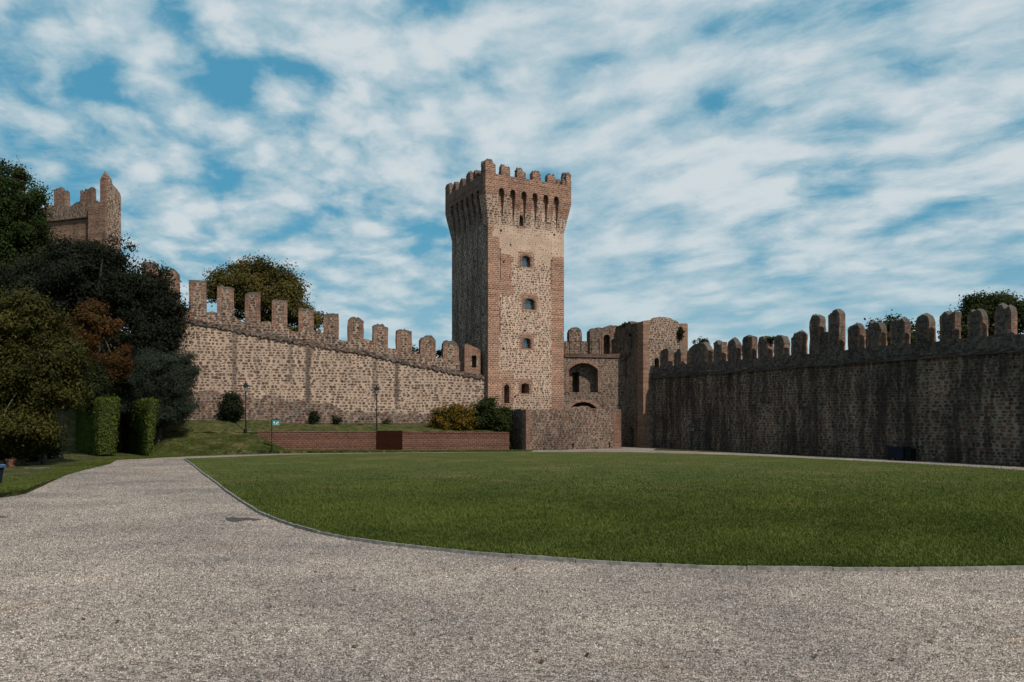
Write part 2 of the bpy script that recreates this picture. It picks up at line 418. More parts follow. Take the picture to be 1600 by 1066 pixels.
GRAVEL = [(0, (.045, .038, .034)), (.2, (.10, .087, .076)), (.42, (.212, .180, .154)), (.62, (.268, .230, .199)), (.8, (.32, .278, .244)), (.95, (.40, .357, .319)), (1, (.50, .46, .42))]
def gravel_mat():
    m, N, out = new_mat('gravel')
    tc = N.n('ShaderNodeTexCoord').outputs['Object']
    vo = N.n('ShaderNodeTexVoronoi', {'Scale': 38.0, 'Randomness': 1.0}, voronoi_dimensions='2D'); N.put(vo.inputs['Vector'], tc)
    v2 = N.n('ShaderNodeTexVoronoi', {'Scale': 17.0, 'Randomness': 1.0}, voronoi_dimensions='2D'); N.put(v2.inputs['Vector'], tc)
    r, g, b = N.sep(vo.outputs['Color']); r2 = N.sep(v2.outputs['Color'])[0]
    stops = GRAVEL
    c = N.ramp(r, stops); c2 = N.ramp(r2, stops)
    col = N.mix(.35, c, c2)
    gap = N.sstep(vo.outputs['Distance'], .42, .72)
    col = N.mix(N.m('MULTIPLY', gap, .75), col, (.05, .044, .038))
    n1 = N.noise(N.vm('MULTIPLY', tc, (.8, 1.0, 1.0)), .33, 5, .62); n2 = N.noise(N.vm('MULTIPLY', tc, (.6, 1.0, 1.0)), .4, 5, .6); n3 = N.noise(tc, 5.0, 4, .65)
    col = N.mix(1.0, col, N.ramp(n3, [(.3, (.72, .72, .72)), (.7, (1.25, 1.24, 1.23))]), 'MULTIPLY')
    col = N.mix(1.0, col, N.ramp(n1, [(.32, (.66, .67, .70)), (.68, (1.24, 1.20, 1.15))]), 'MULTIPLY')
    tan = N.sstep(n2, .55, .68)
    col = N.mix(N.m('MULTIPLY', tan, .5), col, N.mix(1.0, col, (1.06, .86, .68), 'MULTIPLY'))
    h = N.m('ADD', N.m('SUBTRACT', 1.0, vo.outputs['Distance']), N.m('MULTIPLY', n3, .6))
    finish(N, out, col, .9, h, .85, .018, .15)
    return m
def grass_mat(name, a, b, dry, dryamt=.3, sc=1.0):
    m, N, out = new_mat(name)
    tc = N.n('ShaderNodeTexCoord').outputs['Object']
    n1 = N.noise(tc, .22 * sc, 5, .62); n2 = N.noise(N.vm('MULTIPLY', tc, (.45, 1.2, 1)), 1.6, 5, .66); n3 = N.noise(tc, 19, 4, .7); n4 = N.noise(tc, 70, 2, .7); n5 = N.noise(tc, 3.2, 6, .78)
    f = N.m('ADD', N.m('MULTIPLY', n2, .5), N.m('MULTIPLY', n3, .5))
    col = N.mix(N.sstep(f, .36, .66), a, b)
    col = N.mix(N.m('MULTIPLY', N.sstep(N.m('ADD', N.m('MULTIPLY', n1, .62), N.m('MULTIPLY', n2, .38)), .47, .68), dryamt), col, dry)
    col = N.mix(1.0, col, N.ramp(n4, [(.28, (.45, .45, .45)), (.72, (1.5, 1.5, 1.45))]), 'MULTIPLY')
    if sc > 1: col = N.mix(1.0, col, N.ramp(n5, [(.34, (.30, .34, .30)), (.5, (.95, .95, .9)), (.66, (1.9, 1.7, 1.5))]), 'MULTIPLY')
    finish(N, out, col, .9, N.m('ADD', n3, n4), .8, .05, .1)
    return m

M = {}
M['gravel'] = gravel_mat()
M['lawn'] = grass_mat('lawn_grass', (.039, .053, .011), (.076, .092, .021), (.15, .115, .05), .75)
M['bank'] = grass_mat('bank_grass', (.030, .036, .012), (.066, .070, .024), (.12, .092, .046), .7, 2.2)
M['earth'] = simple('earth', (.07, .06, .04), .95, 0, .4, .4)
M['kerb'] = simple('kerb_stone', (.15, .142, .125), .9, 0, 9, .35, .4)
M['dirt'] = simple('wet_earth', (.035, .026, .022), .9, 0, 14, .7, .8)
M['glass'] = simple('dark_glass', (.11, .15, .165), .12, .7, 0, spec=.9)
M['frame'] = simple('window_frame', (.05, .05, .05), .5, .3, 20, .2)
M['iron'] = simple('painted_iron', (.010, .012, .014), .8, 0, 12, .3, spec=.1)
M['iron_green'] = simple('green_iron', (.004, .008, .007), .8, 0, 12, .3, spec=.1)
M['lamp_glass'] = simple('lamp_glass', (.16, .17, .17), .25, 0, 8, .2)
M['teal'] = simple('teal_panel', (.02, .13, .125), .5, 0, 6, .15)
M['white'] = simple('white_paint', (.6, .6, .58), .6, 0, 8, .1)
M['rust'] = simple('rusted_steel', (.018, .0062, .0036), .95, 0, 3, .16, .1, spec=.03)
M['blue'] = simple('blue_plastic', (.03, .07, .13), .45, 0, 9, .25)
M['blue_dark'] = simple('dark_blue_metal', (.006, .010, .020), .8, 0, 9, .3, spec=.15)
M['pot'] = simple('terracotta', (.20, .075, .045), .85, 0, 9, .35, .2)
M['bark'] = simple('bark', (.055, .045, .036), .95, 0, 9, .45, .9)
M['bark_pale'] = simple('pale_bark', (.11, .095, .08), .95, 0, 9, .4, .7)
M['wood'] = simple('dark_wood', (.05, .028, .018), .8, 0, 14, .4, .3)
M['feather'] = simple('grey_feathers', (.11, .12, .14), .8, 0, 20, .35)

# tower: pale mortar with scattered dark stones, brick at the corners and over the flare
win = {'w1': (813.5, 336.6, 353.5, 6.5), 'w2': (822, 400, 417, 11.5), 'w3': (827.5, 467, 484, 13.5), 'w4': (823, 528.5, 544.5, 10.5), 'w5': (820.5, 599, 615, 10.5), 'w6': (791.7, 601, 630.5, 7.2)}
C0 = Vector((-1.83, 61.0)); U = Vector((.882, .471)); Vv = Vector((-.471, .882)); TH = math.atan2(.471, .882); L = 6.8
def uv(u, v): return C0 + U * u + Vv * v
WIN = {}
for k, (px, y0, y1, w) in win.items():
    u, Y = hit(px, C0, U); du = 1.12 * w / F * Y / (.882 - .471 * (px - CX) / F)
    WIN[k] = (u - du / 2, u + du / 2, zat(y1, Y), zat(y0, Y))
zs = [(-.9, 1.0, -1, 16.3, .22, 0), (L - 1.15, L + .9, -1, 15.2, .22, 0), (-1, L + 1, 18.6, 26, .3, 0), (-.9, .45, 15.5, 26, .2, 0), (1.0, 2.1, 11.8, 15.0, .5, 0), (1.0, 2.3, 3.2, 6.0, .5, 0),
      (-1, .25, -1, 26, .15, 1), (-1, L + 1, 19.2, 26, .3, 1)]
for k, (a, b, z0, z1) in WIN.items():
    e = .34 if k in ('w3', 'w2', 'w4', 'w5') else .2
    zs.append((a - e, b + e, z0 - .15, z1 + .35, .14, 0))
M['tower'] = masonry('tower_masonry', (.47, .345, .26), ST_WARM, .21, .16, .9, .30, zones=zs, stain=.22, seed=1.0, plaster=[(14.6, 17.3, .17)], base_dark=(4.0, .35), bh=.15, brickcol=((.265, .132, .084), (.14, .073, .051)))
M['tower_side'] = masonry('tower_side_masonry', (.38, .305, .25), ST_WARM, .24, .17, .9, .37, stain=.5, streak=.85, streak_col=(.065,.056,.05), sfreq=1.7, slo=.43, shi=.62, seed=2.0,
                          zones=[(-1, .25, -1, 26, .15, 1), (-1, L + 1, 18.9, 26, .3, 1)], brickcol=((.10, .055, .042), (.06, .04, .036)))  # darker copy for the shaded left face; shade mixed in with its stains
M['flare'] = masonry('flare_masonry', (.42, .305, .23), ST_WARM, .26, .17, .95, .31, stain=.3, seed=3.0, zones=[(-2, L + 2, 19.35, 30, .2, 0), (-2, L + 2, 19.4, 30, .2, 1), (1.8, 4.2, 18.3, 30, .5, 0), (5.2, 9, 18.2, 30, .3, 0)], bh=.15, brickcol=((.24, .118, .076), (.12, .063, .046)))
M['flare_side'] = masonry('flare_side_masonry', (.28, .225, .185), ST_MIX, .24, .16, .95, .38, stain=.5, streak=.5, seed=3.5, zones=[(-2, L + 2, 19.3, 30, .2, 1)], bh=.14, brickcol=((.15, .08, .058), (.085, .053, .043)))  # duller flare copy, shade of the left side put into the colour
M['brick'] = masonry('brick', (.30, .225, .17), ST_WARM, all_brick=True, stain=.35, seed=4.0, bh=.14, brickcol=((.19, .095, .064), (.10, .058, .045)))
M['keep'] = masonry('keep_brick', (.26, .195, .145), ST_MIX, all_brick=True, stain=.55, seed=19.0, bh=.16, brickcol=((.20, .112, .076), (.11, .066, .05)))
M['brick_dark'] = masonry('weathered_brick', (.17, .125, .10), ST_WARM, all_brick=True, stain=.7, seed=5.0, brickcol=((.12, .058, .042), (.07, .042, .034)))
M['brick_red'] = masonry('red_brick', (.20, .12, .085), ST_WARM, all_brick=True, stain=.3, seed=6.0, brickcol=((.128, .055, .037), (.08, .041, .03)), bh=.14)
M['wall_warm'] = masonry('warm_rubble', (.42, .31, .235), ST_WARM, .27, .195, .7, .325, stain=.2, seed=7.0, streak=.18,
                         wet=[(-18.2, .28, 2.2, 8.2, .62), (-13.2, .30, 2.0, 7.3, .8), (-8.4, .32, 3.0, 6.9, .5), (-6.8, .24, 2.8, 6.6, .78), (-22.2, .25, 4.5, 8.8, .4), (-14.4, .22, 4.2, 7.6, .5)])
M['wall_base'] = masonry('old_base_rubble', (.24, .18, .14), ST_MIX, .28, .17, .8, .40, stain=.5, seed=8.0)
M['merlon'] = masonry('merlon_rubble', (.32, .235, .175), ST_MIX, .24, .165, .8, .38, stain=.5, seed=9.0, brickcol=((.20, .088, .055), (.11, .055, .04)))
M['ledge'] = masonry('mossy_ledge', (.19, .155, .135), ST_MIX, .26, .14, 1.0, .46, stain=.5, seed=10.0)
M['ledge_dark'] = masonry('shaded_ledge', (.075, .065, .056), ST_GREY, .26, .12, 1.0, .48, stain=.6, seed=18.0)  # ledge colour darkened along with the wall's shaded side
M['wall_dark'] = masonry('shaded_rubble', (.255, .203, .158), ST_MIX, .25, .17, .85, .385, stain=.75, streak=1.0, streak_col=(.024, .0215, .019), sfreq=1.5, slo=.37, shi=.63, seed=11.0, base_dark=(1.0, .3))  # real streaks, but the overall dark tone paints the wall's shade
M['merlon_dark'] = masonry('shaded_merlon', (.145, .115, .095), ST_GREY, .24, .15, .9, .46, stain=.7, seed=12.0, brickcol=((.25, .135, .09), (.13, .075, .055)))  # shade painted into the dark rubble, sunlight into the brighter brick ends
M['ruin'] = masonry('ruin_masonry', (.225, .168, .127), ST_MIX, .22, .155, .9, .38, stain=.5, seed=13.0)
M['ruin_side'] = masonry('ruin_dark_masonry', (.21, .165, .13), ST_MIX, .22, .155, .9, .40, stain=.6, streak=.35, seed=14.0)
M['fore'] = masonry('forework_masonry', (.25, .185, .14), ST_MIX, .22, .15, .95, .41, stain=.7, seed=15.0, streak=.25, zones=[(-.5, .35, -1, 3.0, .15, 0), (7.6, 9.2, -1, 2.9, .2, 0)], brickcol=((.17, .07, .045), (.10, .05, .036)))
M['fore_side'] = masonry('forework_dark', (.21, .18, .155), ST_GREY, .25, .16, .9, .46, stain=.6, streak=.8, seed=16.0)

# ------------------------------------------------------------------ ground
def h(x, y):
    yb = 57.3 + (x + .2) * .2455; yw = 61 + (x + 1.83) * .309
    def sm(t): t = min(1, max(0, t)); return t * t * (3 - 2 * t)
    if x > -.15 and y < 60.5 and y > yb: return .02
    if x > -16.9 and y > yb + .15:
        z0 = 1.44 - .16 * (x + 16.9) / 16.7
        q = min(1, max(0, (y - yb) / max(.5, yw - yb))); zz = z0 + (1.95 - z0) * q
        return zz
    strip = .15 * min(1, max(0, -x / 17))
    toe = lerp([(-80, 40), (-34, 42), (-27, 44), (-24, 47.5), (-20, 48.8), (-17.5, 49.3), (-15.5, 50.5)], x)
    fx = min(1, max(0, (-15.0 - x) / 2.0))
    lin = min(1, max(0, (y - toe) / max(1.5, yw - .3 - toe)))
    b = 2.15 * (.35 * sm(lin) + .65 * lin) * fx * min(1, max(0, (x + 21.0 + .72 * (y - 47.7)) / 1.1))
    hill = .42 * max(0, -x - 21.5) * sm((y - 55.5) / 9)
    return max(strip * (1 - fx), 0) + b + hill + .02
def flat(name, poly, z, mat, kind='structure'):
    o = raw_mesh(name, [(x, y, z) for x, y in poly], [list(range(len(poly)))], mat); tag(o, kind=kind); return o

gr = MB(); n = 48; R = 2500
gr.add([(R * math.cos(2 * math.pi * i / n), R * math.sin(2 * math.pi * i / n), -.06) for i in range(n)], [list(range(n))])
tag(gr.build('ground', M['earth']), kind='structure')
tag(raw_mesh('gravel_court', [(-75, -25, 0), (70, -25, 0), (70, 75, 0), (-75, 75, 0)], [(0, 1, 2, 3)], M['gravel']), kind='structure')

rng = random.Random(5)
near = [(288, 718), (300, 726), (318, 741), (335, 753), (355, 769), (378, 785), (402, 800), (430, 813), (462, 824), (500, 834.5), (545, 843.5), (600, 851), (660, 858), (730, 865.5), (800, 871.5), (900, 879), (1000, 884.5), (1100, 888.5), (1200, 890.8), (1300, 892), (1400, 892.3), (1500, 891.5), (1600, 889.5), (1720, 885), (1900, 878)]
far = [(1900, 752), (1750, 744), (1600, 736.3), (1500, 730), (1400, 724.3), (1300, 719.3), (1200, 714.6), (1100, 710.8), (1000, 708), (930, 707.3), (870, 707.4), (700, 708.6), (600, 709.2), (520, 710.2), (430, 712.4), (360, 715), (310, 717.2)]
near_g = [gpt(*p) for p in near]; far_g = [gpt(*p) for p in far]
def fine_line(pts, step=.5):
    out = []
    for (a, b), (c, d) in zip(pts, pts[1:]):
        k = max(1, int(math.hypot(c - a, d - b) / step))
        out += [(a + (c - a) * i / k, b + (d - b) * i / k) for i in range(k)]
    return out + [pts[-1]]
lawn_poly = fine_line(near_g, .6) + [(x + rng.uniform(-.08, .08), y + rng.uniform(-.12, .12)) for x, y in fine_line(far_g, .5)]
flat('lawn', lawn_poly, .05, M['lawn'])

# stone edging along the near side of the lawn
kl = fine_line(near_g, .25); kb = MB(); i0 = 0
while i0 < len(kl) - 1:
    i1 = min(len(kl) - 1, i0 + 4); seg = [Vector(q) for q in kl[i0:i1 + 1]]; v = []; f = []
    seg[0] = seg[0].lerp(seg[1], .02); seg[-1] = seg[-1].lerp(seg[-2], .02)
    dz, dl = rng.uniform(-.007, .007), rng.uniform(-.008, .008)
    for j, p_ in enumerate(seg):
        d = (seg[min(len(seg) - 1, j + 1)] - seg[max(0, j - 1)]).normalized(); nn = Vector((d.y, -d.x)); zt = .058 + dz + rng.uniform(-.003, .003)
        for o_, z_ in ((.04, .0), (.036, zt), (-.022, zt), (-.026, .0)): v.append((p_.x + nn.x * (o_ + dl), p_.y + nn.y * (o_ + dl), z_))
    for j in range(len(seg) - 1):
        for k in range(3): a = j * 4 + k; f.append((a, a + 4, a + 5, a + 1))
    f += [(0, 1, 2, 3), tuple(4 * len(seg) - 1 - q for q in range(4))]
    kb.add(v, f); i0 = i1
tag(kb.build('kerb', M['kerb']), kind='structure')

# grass bank, strip before the brick wall and apron under the trees
edge_px = [(-260, 800), (-120, 788), (0, 778), (40, 772), (70, 758), (104, 742), (130, 735), (172, 725), (182, 719), (230, 716.5), (290, 713.5), (360, 710.8), (430, 709), (520, 708), (700, 706.6), (800, 706.2), (822, 706)]
edge_px = [(-900, 850), (-500, 815)] + edge_px + [(836, 706)]
edge = sorted(gpt(*p) for p in edge_px[8:])
def edge_row(px):
    return lerp(edge_px, px)
pxs = list(np.arange(-900, -20, 20)) + list(np.arange(-20, 836, 4.0)); rows = 50; v = []; f = []
for px in pxs:
    py = edge_row(px); ex, ey = gpt(px, py); ey += rng.uniform(-.25, .25) * min(1, ey / 40); ex = (px - CX) / F * ey
    t_, Y_ = hit(px, (-.2, 57.42), (Vector((1, .2455))).normalized()); bx_ = (px - CX) / F * Y_
    for j in range(rows + 1):
        t = j / rows; x = ex + (bx_ - ex) * t; y = ey + (Y_ - ey) * t
        lump = (math.sin(x * 2.1 + y * 1.3) * math.sin(y * 2.7 - x) * .035 + rng.uniform(-.025, .025)) * (1 if t > .05 else 0)
        v.append((x, y, .012 if j == 0 else max(.02, h(x, y) + lump)))
for i in range(len(pxs) - 1):
    for j in range(rows):
        a = i * (rows + 1) + j; f.append((a, a + rows + 1, a + rows + 2, a + 1))
tag(raw_mesh('grass_bank', v, f, M['bank'], smooth=True), kind='structure')
v = []; f = []; xs2 = list(np.arange(-70, 4.1, .5)); rows2 = 60
for x in xs2:
    yb = 57.3 + (x + .2) * .2455 + .2
    for j in range(rows2 + 1):
        y = yb + (j / rows2) ** 1.6 * 45
        v.append((x, y, h(x, y) + rng.uniform(-.02, .02)))
for i in range(len(xs2) - 1):
    for j in range(rows2):
        a = i * (rows2 + 1) + j; f.append((a, a + rows2 + 1, a + rows2 + 2, a + 1))
tag(raw_mesh('terrace_ground', v, f, M['bank'], smooth=True), kind='structure')
# strip of rough grass at the foot of the right wall
RW0 = Vector((11.05, 63.35)); RWd = Vector((.469, -.883)).normalized()
inner = [gpt(px, py - 1.0) for px, py in ((1022, 704.5), (1100, 707), (1200, 710.5), (1300, 715), (1400, 719.5), (1500, 725), (1600, 731), (1750, 738.5), (1900, 746))]
outer = []
for px in (1900, 1750, 1600, 1400, 1200, 1022):
    t, Y = hit(px, RW0, RWd); p = RW0 + RWd * (t); outer.append((p.x + .3, p.y + .1))
flat('verge', fine_line(inner, .5) + outer, .03, M['bank'])
# hollow of wet earth in the gravel
pts_px = pts = [(352, 810), (360, 808.6), (372, 809.5), (385, 809), (398, 810.5), (410, 812.5), (400, 813.8), (388, 813.2), (376, 814.8), (364, 816), (356, 814.5)]
flat('dirt_patch', [gpt(*p) for p in pts], .006, M['dirt'])
flat('dirt_patch', [gpt(*p) for p in ((-14, 808), (4, 806.6), (14, 807.6), (8, 809), (-8, 809.6))], .006, M['dirt'])

# ------------------------------------------------------------------ the great tower
def rz(mb, ang, cx=0, cy=0):
    c, s_ = math.cos(ang), math.sin(ang)
    mb.v = [((x - cx) * c - (y - cy) * s_ + cx, (x - cx) * s_ + (y - cy) * c + cy, z) for x, y, z in mb.v]; return mb
rng = random.Random(11)
tw = thing('tower', 'tall square battlemented stone and brick tower standing in the middle of the castle walls', 'tower', (C0.x, C0.y, 0), TH)
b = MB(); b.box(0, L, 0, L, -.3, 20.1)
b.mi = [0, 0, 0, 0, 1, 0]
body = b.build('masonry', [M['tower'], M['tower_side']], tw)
c = MB()
for k, (a, b_, z0, z1) in WIN.items():
    w = b_ - a
    c.prism(arch_poly(a, b_, z0, z1, w * (.5 if k in ('w1', 'w6') else .16)), -.4, 2.2 if k in ('w5', 'w6') else .62)
for (x0, z0, z1) in ((1.06, 13.0, 15.4), (L - 1.2, 12.6, 14.9), (1.04, 9.0, 11.6)):
    c.box(x0 - .03, x0 + .03, -.2, .14, z0, z1)
for i in range(26):
    x0, z0 = rng.uniform(.9, L - .9), rng.uniform(3, 17); q = rng.uniform(.05, .09)
    if any(a - .3 < x0 < b_ + .3 and z0_ - .3 < z0 < z1_ + .4 for a, b_, z0_, z1_ in WIN.values()): continue
    c.box(x0 - q, x0 + q, -.2, .22, z0 - q, z0 + q)
cut(body, c)
for k, (a, b_, z0, z1) in WIN.items():
    w = b_ - a
    r_ = MB(); arch_ring(r_, a, b_, z0, z1, w * (.5 if k in ('w1', 'w6') else .16), .17, -.018, .1)
    r_.build('window_surround', M['brick'], tw)
    if k in ('w5', 'w6'): continue
    fr = MB(); d0 = .30
    fr.box(a + .01, a + .05, d0 - .03, d0 + .05, z0 + .01, z1 - .04); fr.box(b_ - .05, b_ - .01, d0 - .03, d0 + .05, z0 + .01, z1 - .04)
    fr.box(a + .05, b_ - .05, d0 - .03, d0 + .05, z0 + .01, z0 + .05)
    wo = fr.build('window', M['frame'], tw)
    g = MB(); g.prism(arch_poly(a + .02, b_ - .02, z0 + .02, z1 - .015, w * (.45 if k == 'w1' else .13)), d0, d0 + .02)
    g.build('pane', M['glass'], wo)
OH = .42
def ring_side(k):
    """place a mesh built for the front side (facing -y) on side k of the tower"""
    return lambda mb: rz(mb, k * math.pi / 2, L / 2, L / 2)
NG = 6; pitch = (L - .16) / 6.9
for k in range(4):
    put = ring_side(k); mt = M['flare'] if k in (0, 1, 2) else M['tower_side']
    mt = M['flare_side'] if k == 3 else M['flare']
    gaps = [(.72 + i * (L - 1.44 - .47) / (NG - 1), .47) for i in range(NG)]
    # parapet with little arches over the machicolation slots
    zs0, zs1, zt = 19.45, 19.66, 20.9
    poly = [(-OH, zs0)]
    for x0, w in gaps:
        poly += [(x0, zs0), (x0, zs1)] + [(x0 + w / 2 - math.cos(math.pi * j / 6) * w / 2, zs1 + math.sin(math.pi * j / 6) * w / 2) for j in range(1, 6)] + [(x0 + w, zs1), (x0 + w, zs0)]
    xe = L - .03 if True else L
    poly += [(L - .035, zs0), (L - .035, zt), (-OH, zt)]
    p = MB(); p.prism(poly, -OH, .03)
    put(p).build('parapet', mt, tw)
    # corbels
    edges = [0.66] + [q for x0, w in gaps for q in (x0, x0 + w)] + [L - .66]
    for j in range(1, len(edges) - 2, 2):
        x0, x1 = edges[j + 1], edges[j + 2]
        if j + 2 >= len(edges) - 1: break
        cb = MB(); cb.prism_x([(.02, 17.2), (-.015, 17.25), (-.14, 18.0), (-.31, 18.85), (-OH + .012, 19.44), (.02, 19.44)], x0, x1)
        put(cb).build('corbel', mt, tw)
    # the corbel carrying the corner
    cc = MB(); e1 = gaps[0][0] - .006
    A = [(-.012, -.012), (e1, -.012), (e1, .05), (.05, .05), (.05, e1), (-.012, e1)]
    lv = [(17.2, 0.0), (18.0, .14), (18.85, .31), (19.445, OH - .012)]
    vv = []
    for z_, o_ in lv:
        vv += [(-o_ - .012, -o_ - .012, z_), (e1, -o_ - .012, z_), (e1, .05, z_), (.05, .05, z_), (.05, e1, z_), (-o_ - .012, e1, z_)]
    ff = [(i * 6 + q, i * 6 + (q + 1) % 6, i * 6 + 6 + (q + 1) % 6, i * 6 + 6 + q) for i in range(3) for q in range(6)]
    ff += [(5, 4, 3, 2, 1, 0), tuple(18 + q for q in range(6))]
    cc.add(vv, ff); put(cc).build('corner_corbel', mt, tw)
    # merlons
    span = L + OH - .035 + 0; st = [(-OH, .45)]
    for j in range(1, 6):
        x0 = -OH + j * (L + 2 * OH - .82) / 5; st.append((x0, x0 + .76))
    for j, (x0, x1) in enumerate(st):
        if j == 5: x1 = L - .04; 
        hh = [22.05, 21.85, 21.8, 21.75, 21.7, 21.45][j] + rng.uniform(-.08, .08)
        if k == 3: hh = [22.0, 21.6, 21.65, 21.7, 21.75, 21.9][j] + rng.uniform(-.08, .08)
        nt = (rng.uniform(.1, .9), .16, rng.uniform(.1, .35)) if rng.random() < .7 else None
        mm = merlon_mb(x0, x1, 20.88, hh, -OH + .01, .03, rng, .22, .12, nt)
        mm.br = [1.0] * len(mm.br)
        put(mm).build('merlon', mt, tw)

# grey bird on the far right corner
bd = uv(L + OH - .35, -OH + .25)
bird = thing('bird', 'small grey bird perched on the right corner of the tower battlements', 'bird', (bd.x, bd.y, 21.5), math.radians(20))
bb = MB(); bb.tube([(-.30, 0, .05), (-.2, 0, .12), (-.08, 0, .2), (.06, 0, .3), (.13, 0, .40), (.17, 0, .47), (.21, 0, .52), (.26, 0, .52), (.31, 0, .50)],
                   [.015, .05, .095, .12, .1, .065, .058, .045, .008], 10)
bb.build('body', M['feather'], bird, True)
lg = MB(); lg.tube([(.0, .04, .2), (.01, .04, .0)], [.014, .012], 6); lg.tube([(.0, -.04, .2), (.01, -.04, .0)], [.014, .012], 6); lg.build('legs', M['frame'], bird)

# ------------------------------------------------------------------ left curtain wall, climbing to the left
LWd = Vector((.955, .295)).normalized(); LW0 = C0 + Vv * .5; LTH = math.atan2(LWd.y, LWd.x)
rng = random.Random(21)
lw = thing('curtain_wall', 'sunlit pale rubble curtain wall with tall merlons climbing left from the tower', 'wall', (LW0.x, LW0.y, 0), LTH)
def lws(px): return hit(px, LW0, LWd)
led = [(240, 488), (285, 497), (330, 506), (375, 515), (420, 524), (465, 531), (510, 539), (540, 544), (585, 552), (630, 563), (675, 572), (720, 581), (757, 588)]
ledz = []
for px, py in led:
    t, Y = lws(px); ledz.append((t, zat(py, Y)))
ledz = [(-34, ledz[0][1] + 1.4)] + ledz + [(2, ledz[-1][1] - .05)]
LT = lambda s_: lerp(ledz, s_)
def gz(s_):
    p = LW0 + LWd * s_; return h(p.x, p.y - .3) - .35
b = MB(); ragged(b, -24.8, 1.1, lambda s_: LT(s_) - .12, lambda s_: min(gz(s_), 1.0), 0, 1.5, .5, .03, rng, 8); b.build('masonry', M['wall_warm'], lw)
b = MB(); ragged(b, -24.8, .9, lambda s_: LT(s_) + .05, lambda s_: LT(s_) - .24 + rng.uniform(-.12, .08), -.1, .75, .13, .055, rng, 2, yj=.9); b.build('string_course', M['ledge'], lw)
b = MB(); ragged(b, -24.8, -1.9, lambda s_: LT(s_) + .78 + .18 * math.sin(s_ * 1.9), lambda s_: LT(s_) - .05, .3, .85, .3, .1, rng, 3); b.build('parapet', M['merlon'], lw)
# older, darker masonry standing proud at the foot
bt = []
for px, py in ((262, 606), (318, 609), (370, 618), (430, 622), (480, 628), (520, 634), (545, 643), (580, 643), (620, 646), (675, 645), (757, 648)):
    t, Y = lws(px); bt.append((t, zat(py, Y)))
b = MB(); ragged(b, bt[0][0] - 4, .8, lambda s_: lerp(bt, s_) + .12 * math.sin(s_ * 3.1), lambda s_: min(gz(s_), 1.0), -.09, .06, .28, .12, rng, 5, yj=.5); b.build('base_course', M['wall_base'], lw)
ml = [(233, 409, 470, 24), (265.5, 420, 478, 26), (307, 436, 490, 27), (351, 445, 497, 26), (393.5, 457, 508, 24), (435.5, 468, 518, 24), (477, 480, 527, 23.5), (516.5, 490, 535, 23), (555, 495, 543, 24), (593.5, 506, 551, 23.5), (630.5, 513.5, 558, 23.5), (667.5, 523, 567, 23.5), (703.5, 531, 575, 24)]
for px, y0, y1, w in ml:
    a, Ya = hit(px - w / 2, LW0 + Vv * .3, LWd); b_, Yb = hit(px + w / 2, LW0 + Vv * .3, LWd)
    mm = merlon_mb(a, b_, zat(y1, Ya) - .15, zat(y0, Ya), .27, .88, rng, rng.choice([.03, .06, .1, .24]), .07, (rng.choice([0, .1, .9, 1, .5]), .16, rng.uniform(.08, .2)) if rng.random() < .6 else None, .24)
    mm.build('merlon', M['merlon'], lw)
hb = MB()
# broken gate turret against the tower, with a low doorway
t0, Y0 = lws(727); t1, Y1 = lws(752)
b = MB(); ragged(b, t0, t1, lambda s_: zat(541, Y0) + .2 * math.sin(s_ * 4), lambda s_: LT(s_) - .1, .25, 1.2, .3, .08, rng, 4, br=1.0)
tu = b.build('doorway_block', M['merlon'], lw)
c = MB(); d0 = lws(738.5)[0]; d1 = lws(746)[0]; c.box(d0, d1, .0, 1.0, zat(574, Y0), zat(555, Y0)); cut(tu, c)

# ------------------------------------------------------------------ short wall between tower and gatehouse
A0 = uv(L, .0); A1 = uv(11.65, -1.5); SWd = (A1 - A0); SL = SWd.length; SWd.normalize(); STH = math.atan2(SWd.y, SWd.x)
rng = random.Random(31)
sw = thing('curtain_wall', 'short ruined wall with a wide blind arch between the tower and the gatehouse', 'wall', (A0.x, A0.y, 0), STH)
def sws(px, off=0.0):
    return hit(px, A0 + Vector((-SWd.y, SWd.x)) * off, SWd)
zt = zat(556, sws(900)[1])
b = MB(); ragged(b, -.02, SL + .05, lambda s_: zt, lambda s_: -.3, 0, 2.2, .4, .05, rng, 5); swb = b.build('masonry', M['ruin'], sw)
c = MB(); a, Ya = sws(889); b_, Yb = sws(934)
arc = (a, b_, zat(613, Ya), zat(567, Ya), .55)
c.prism(arch_poly(*arc), -.5, .75); cut(swb, c)
c = MB(); d0, d1 = sws(897)[0] + .06, sws(908)[0] + .06; c.box(d0, d1, .4, 2.0, zat(613, Ya) + .02, zat(581, Ya)); cut(swb, c)
a2, b2 = sws(887)[0], sws(936)[0]; c = MB(); c.prism(arch_poly(a2, b2, .5, zat(628, Ya), .75), -.5, 1.6); cut(swb, c)
r_ = MB(); arch_ring(r_, *arc, .3, -.05, .12); r_.build('arch_surround', M['brick'], sw)
r_ = MB(); arch_ring(r_, a2, b2, .5, zat(628, Ya), .75, .28, -.05, .12); r_.build('arch_surround', M['brick'], sw)
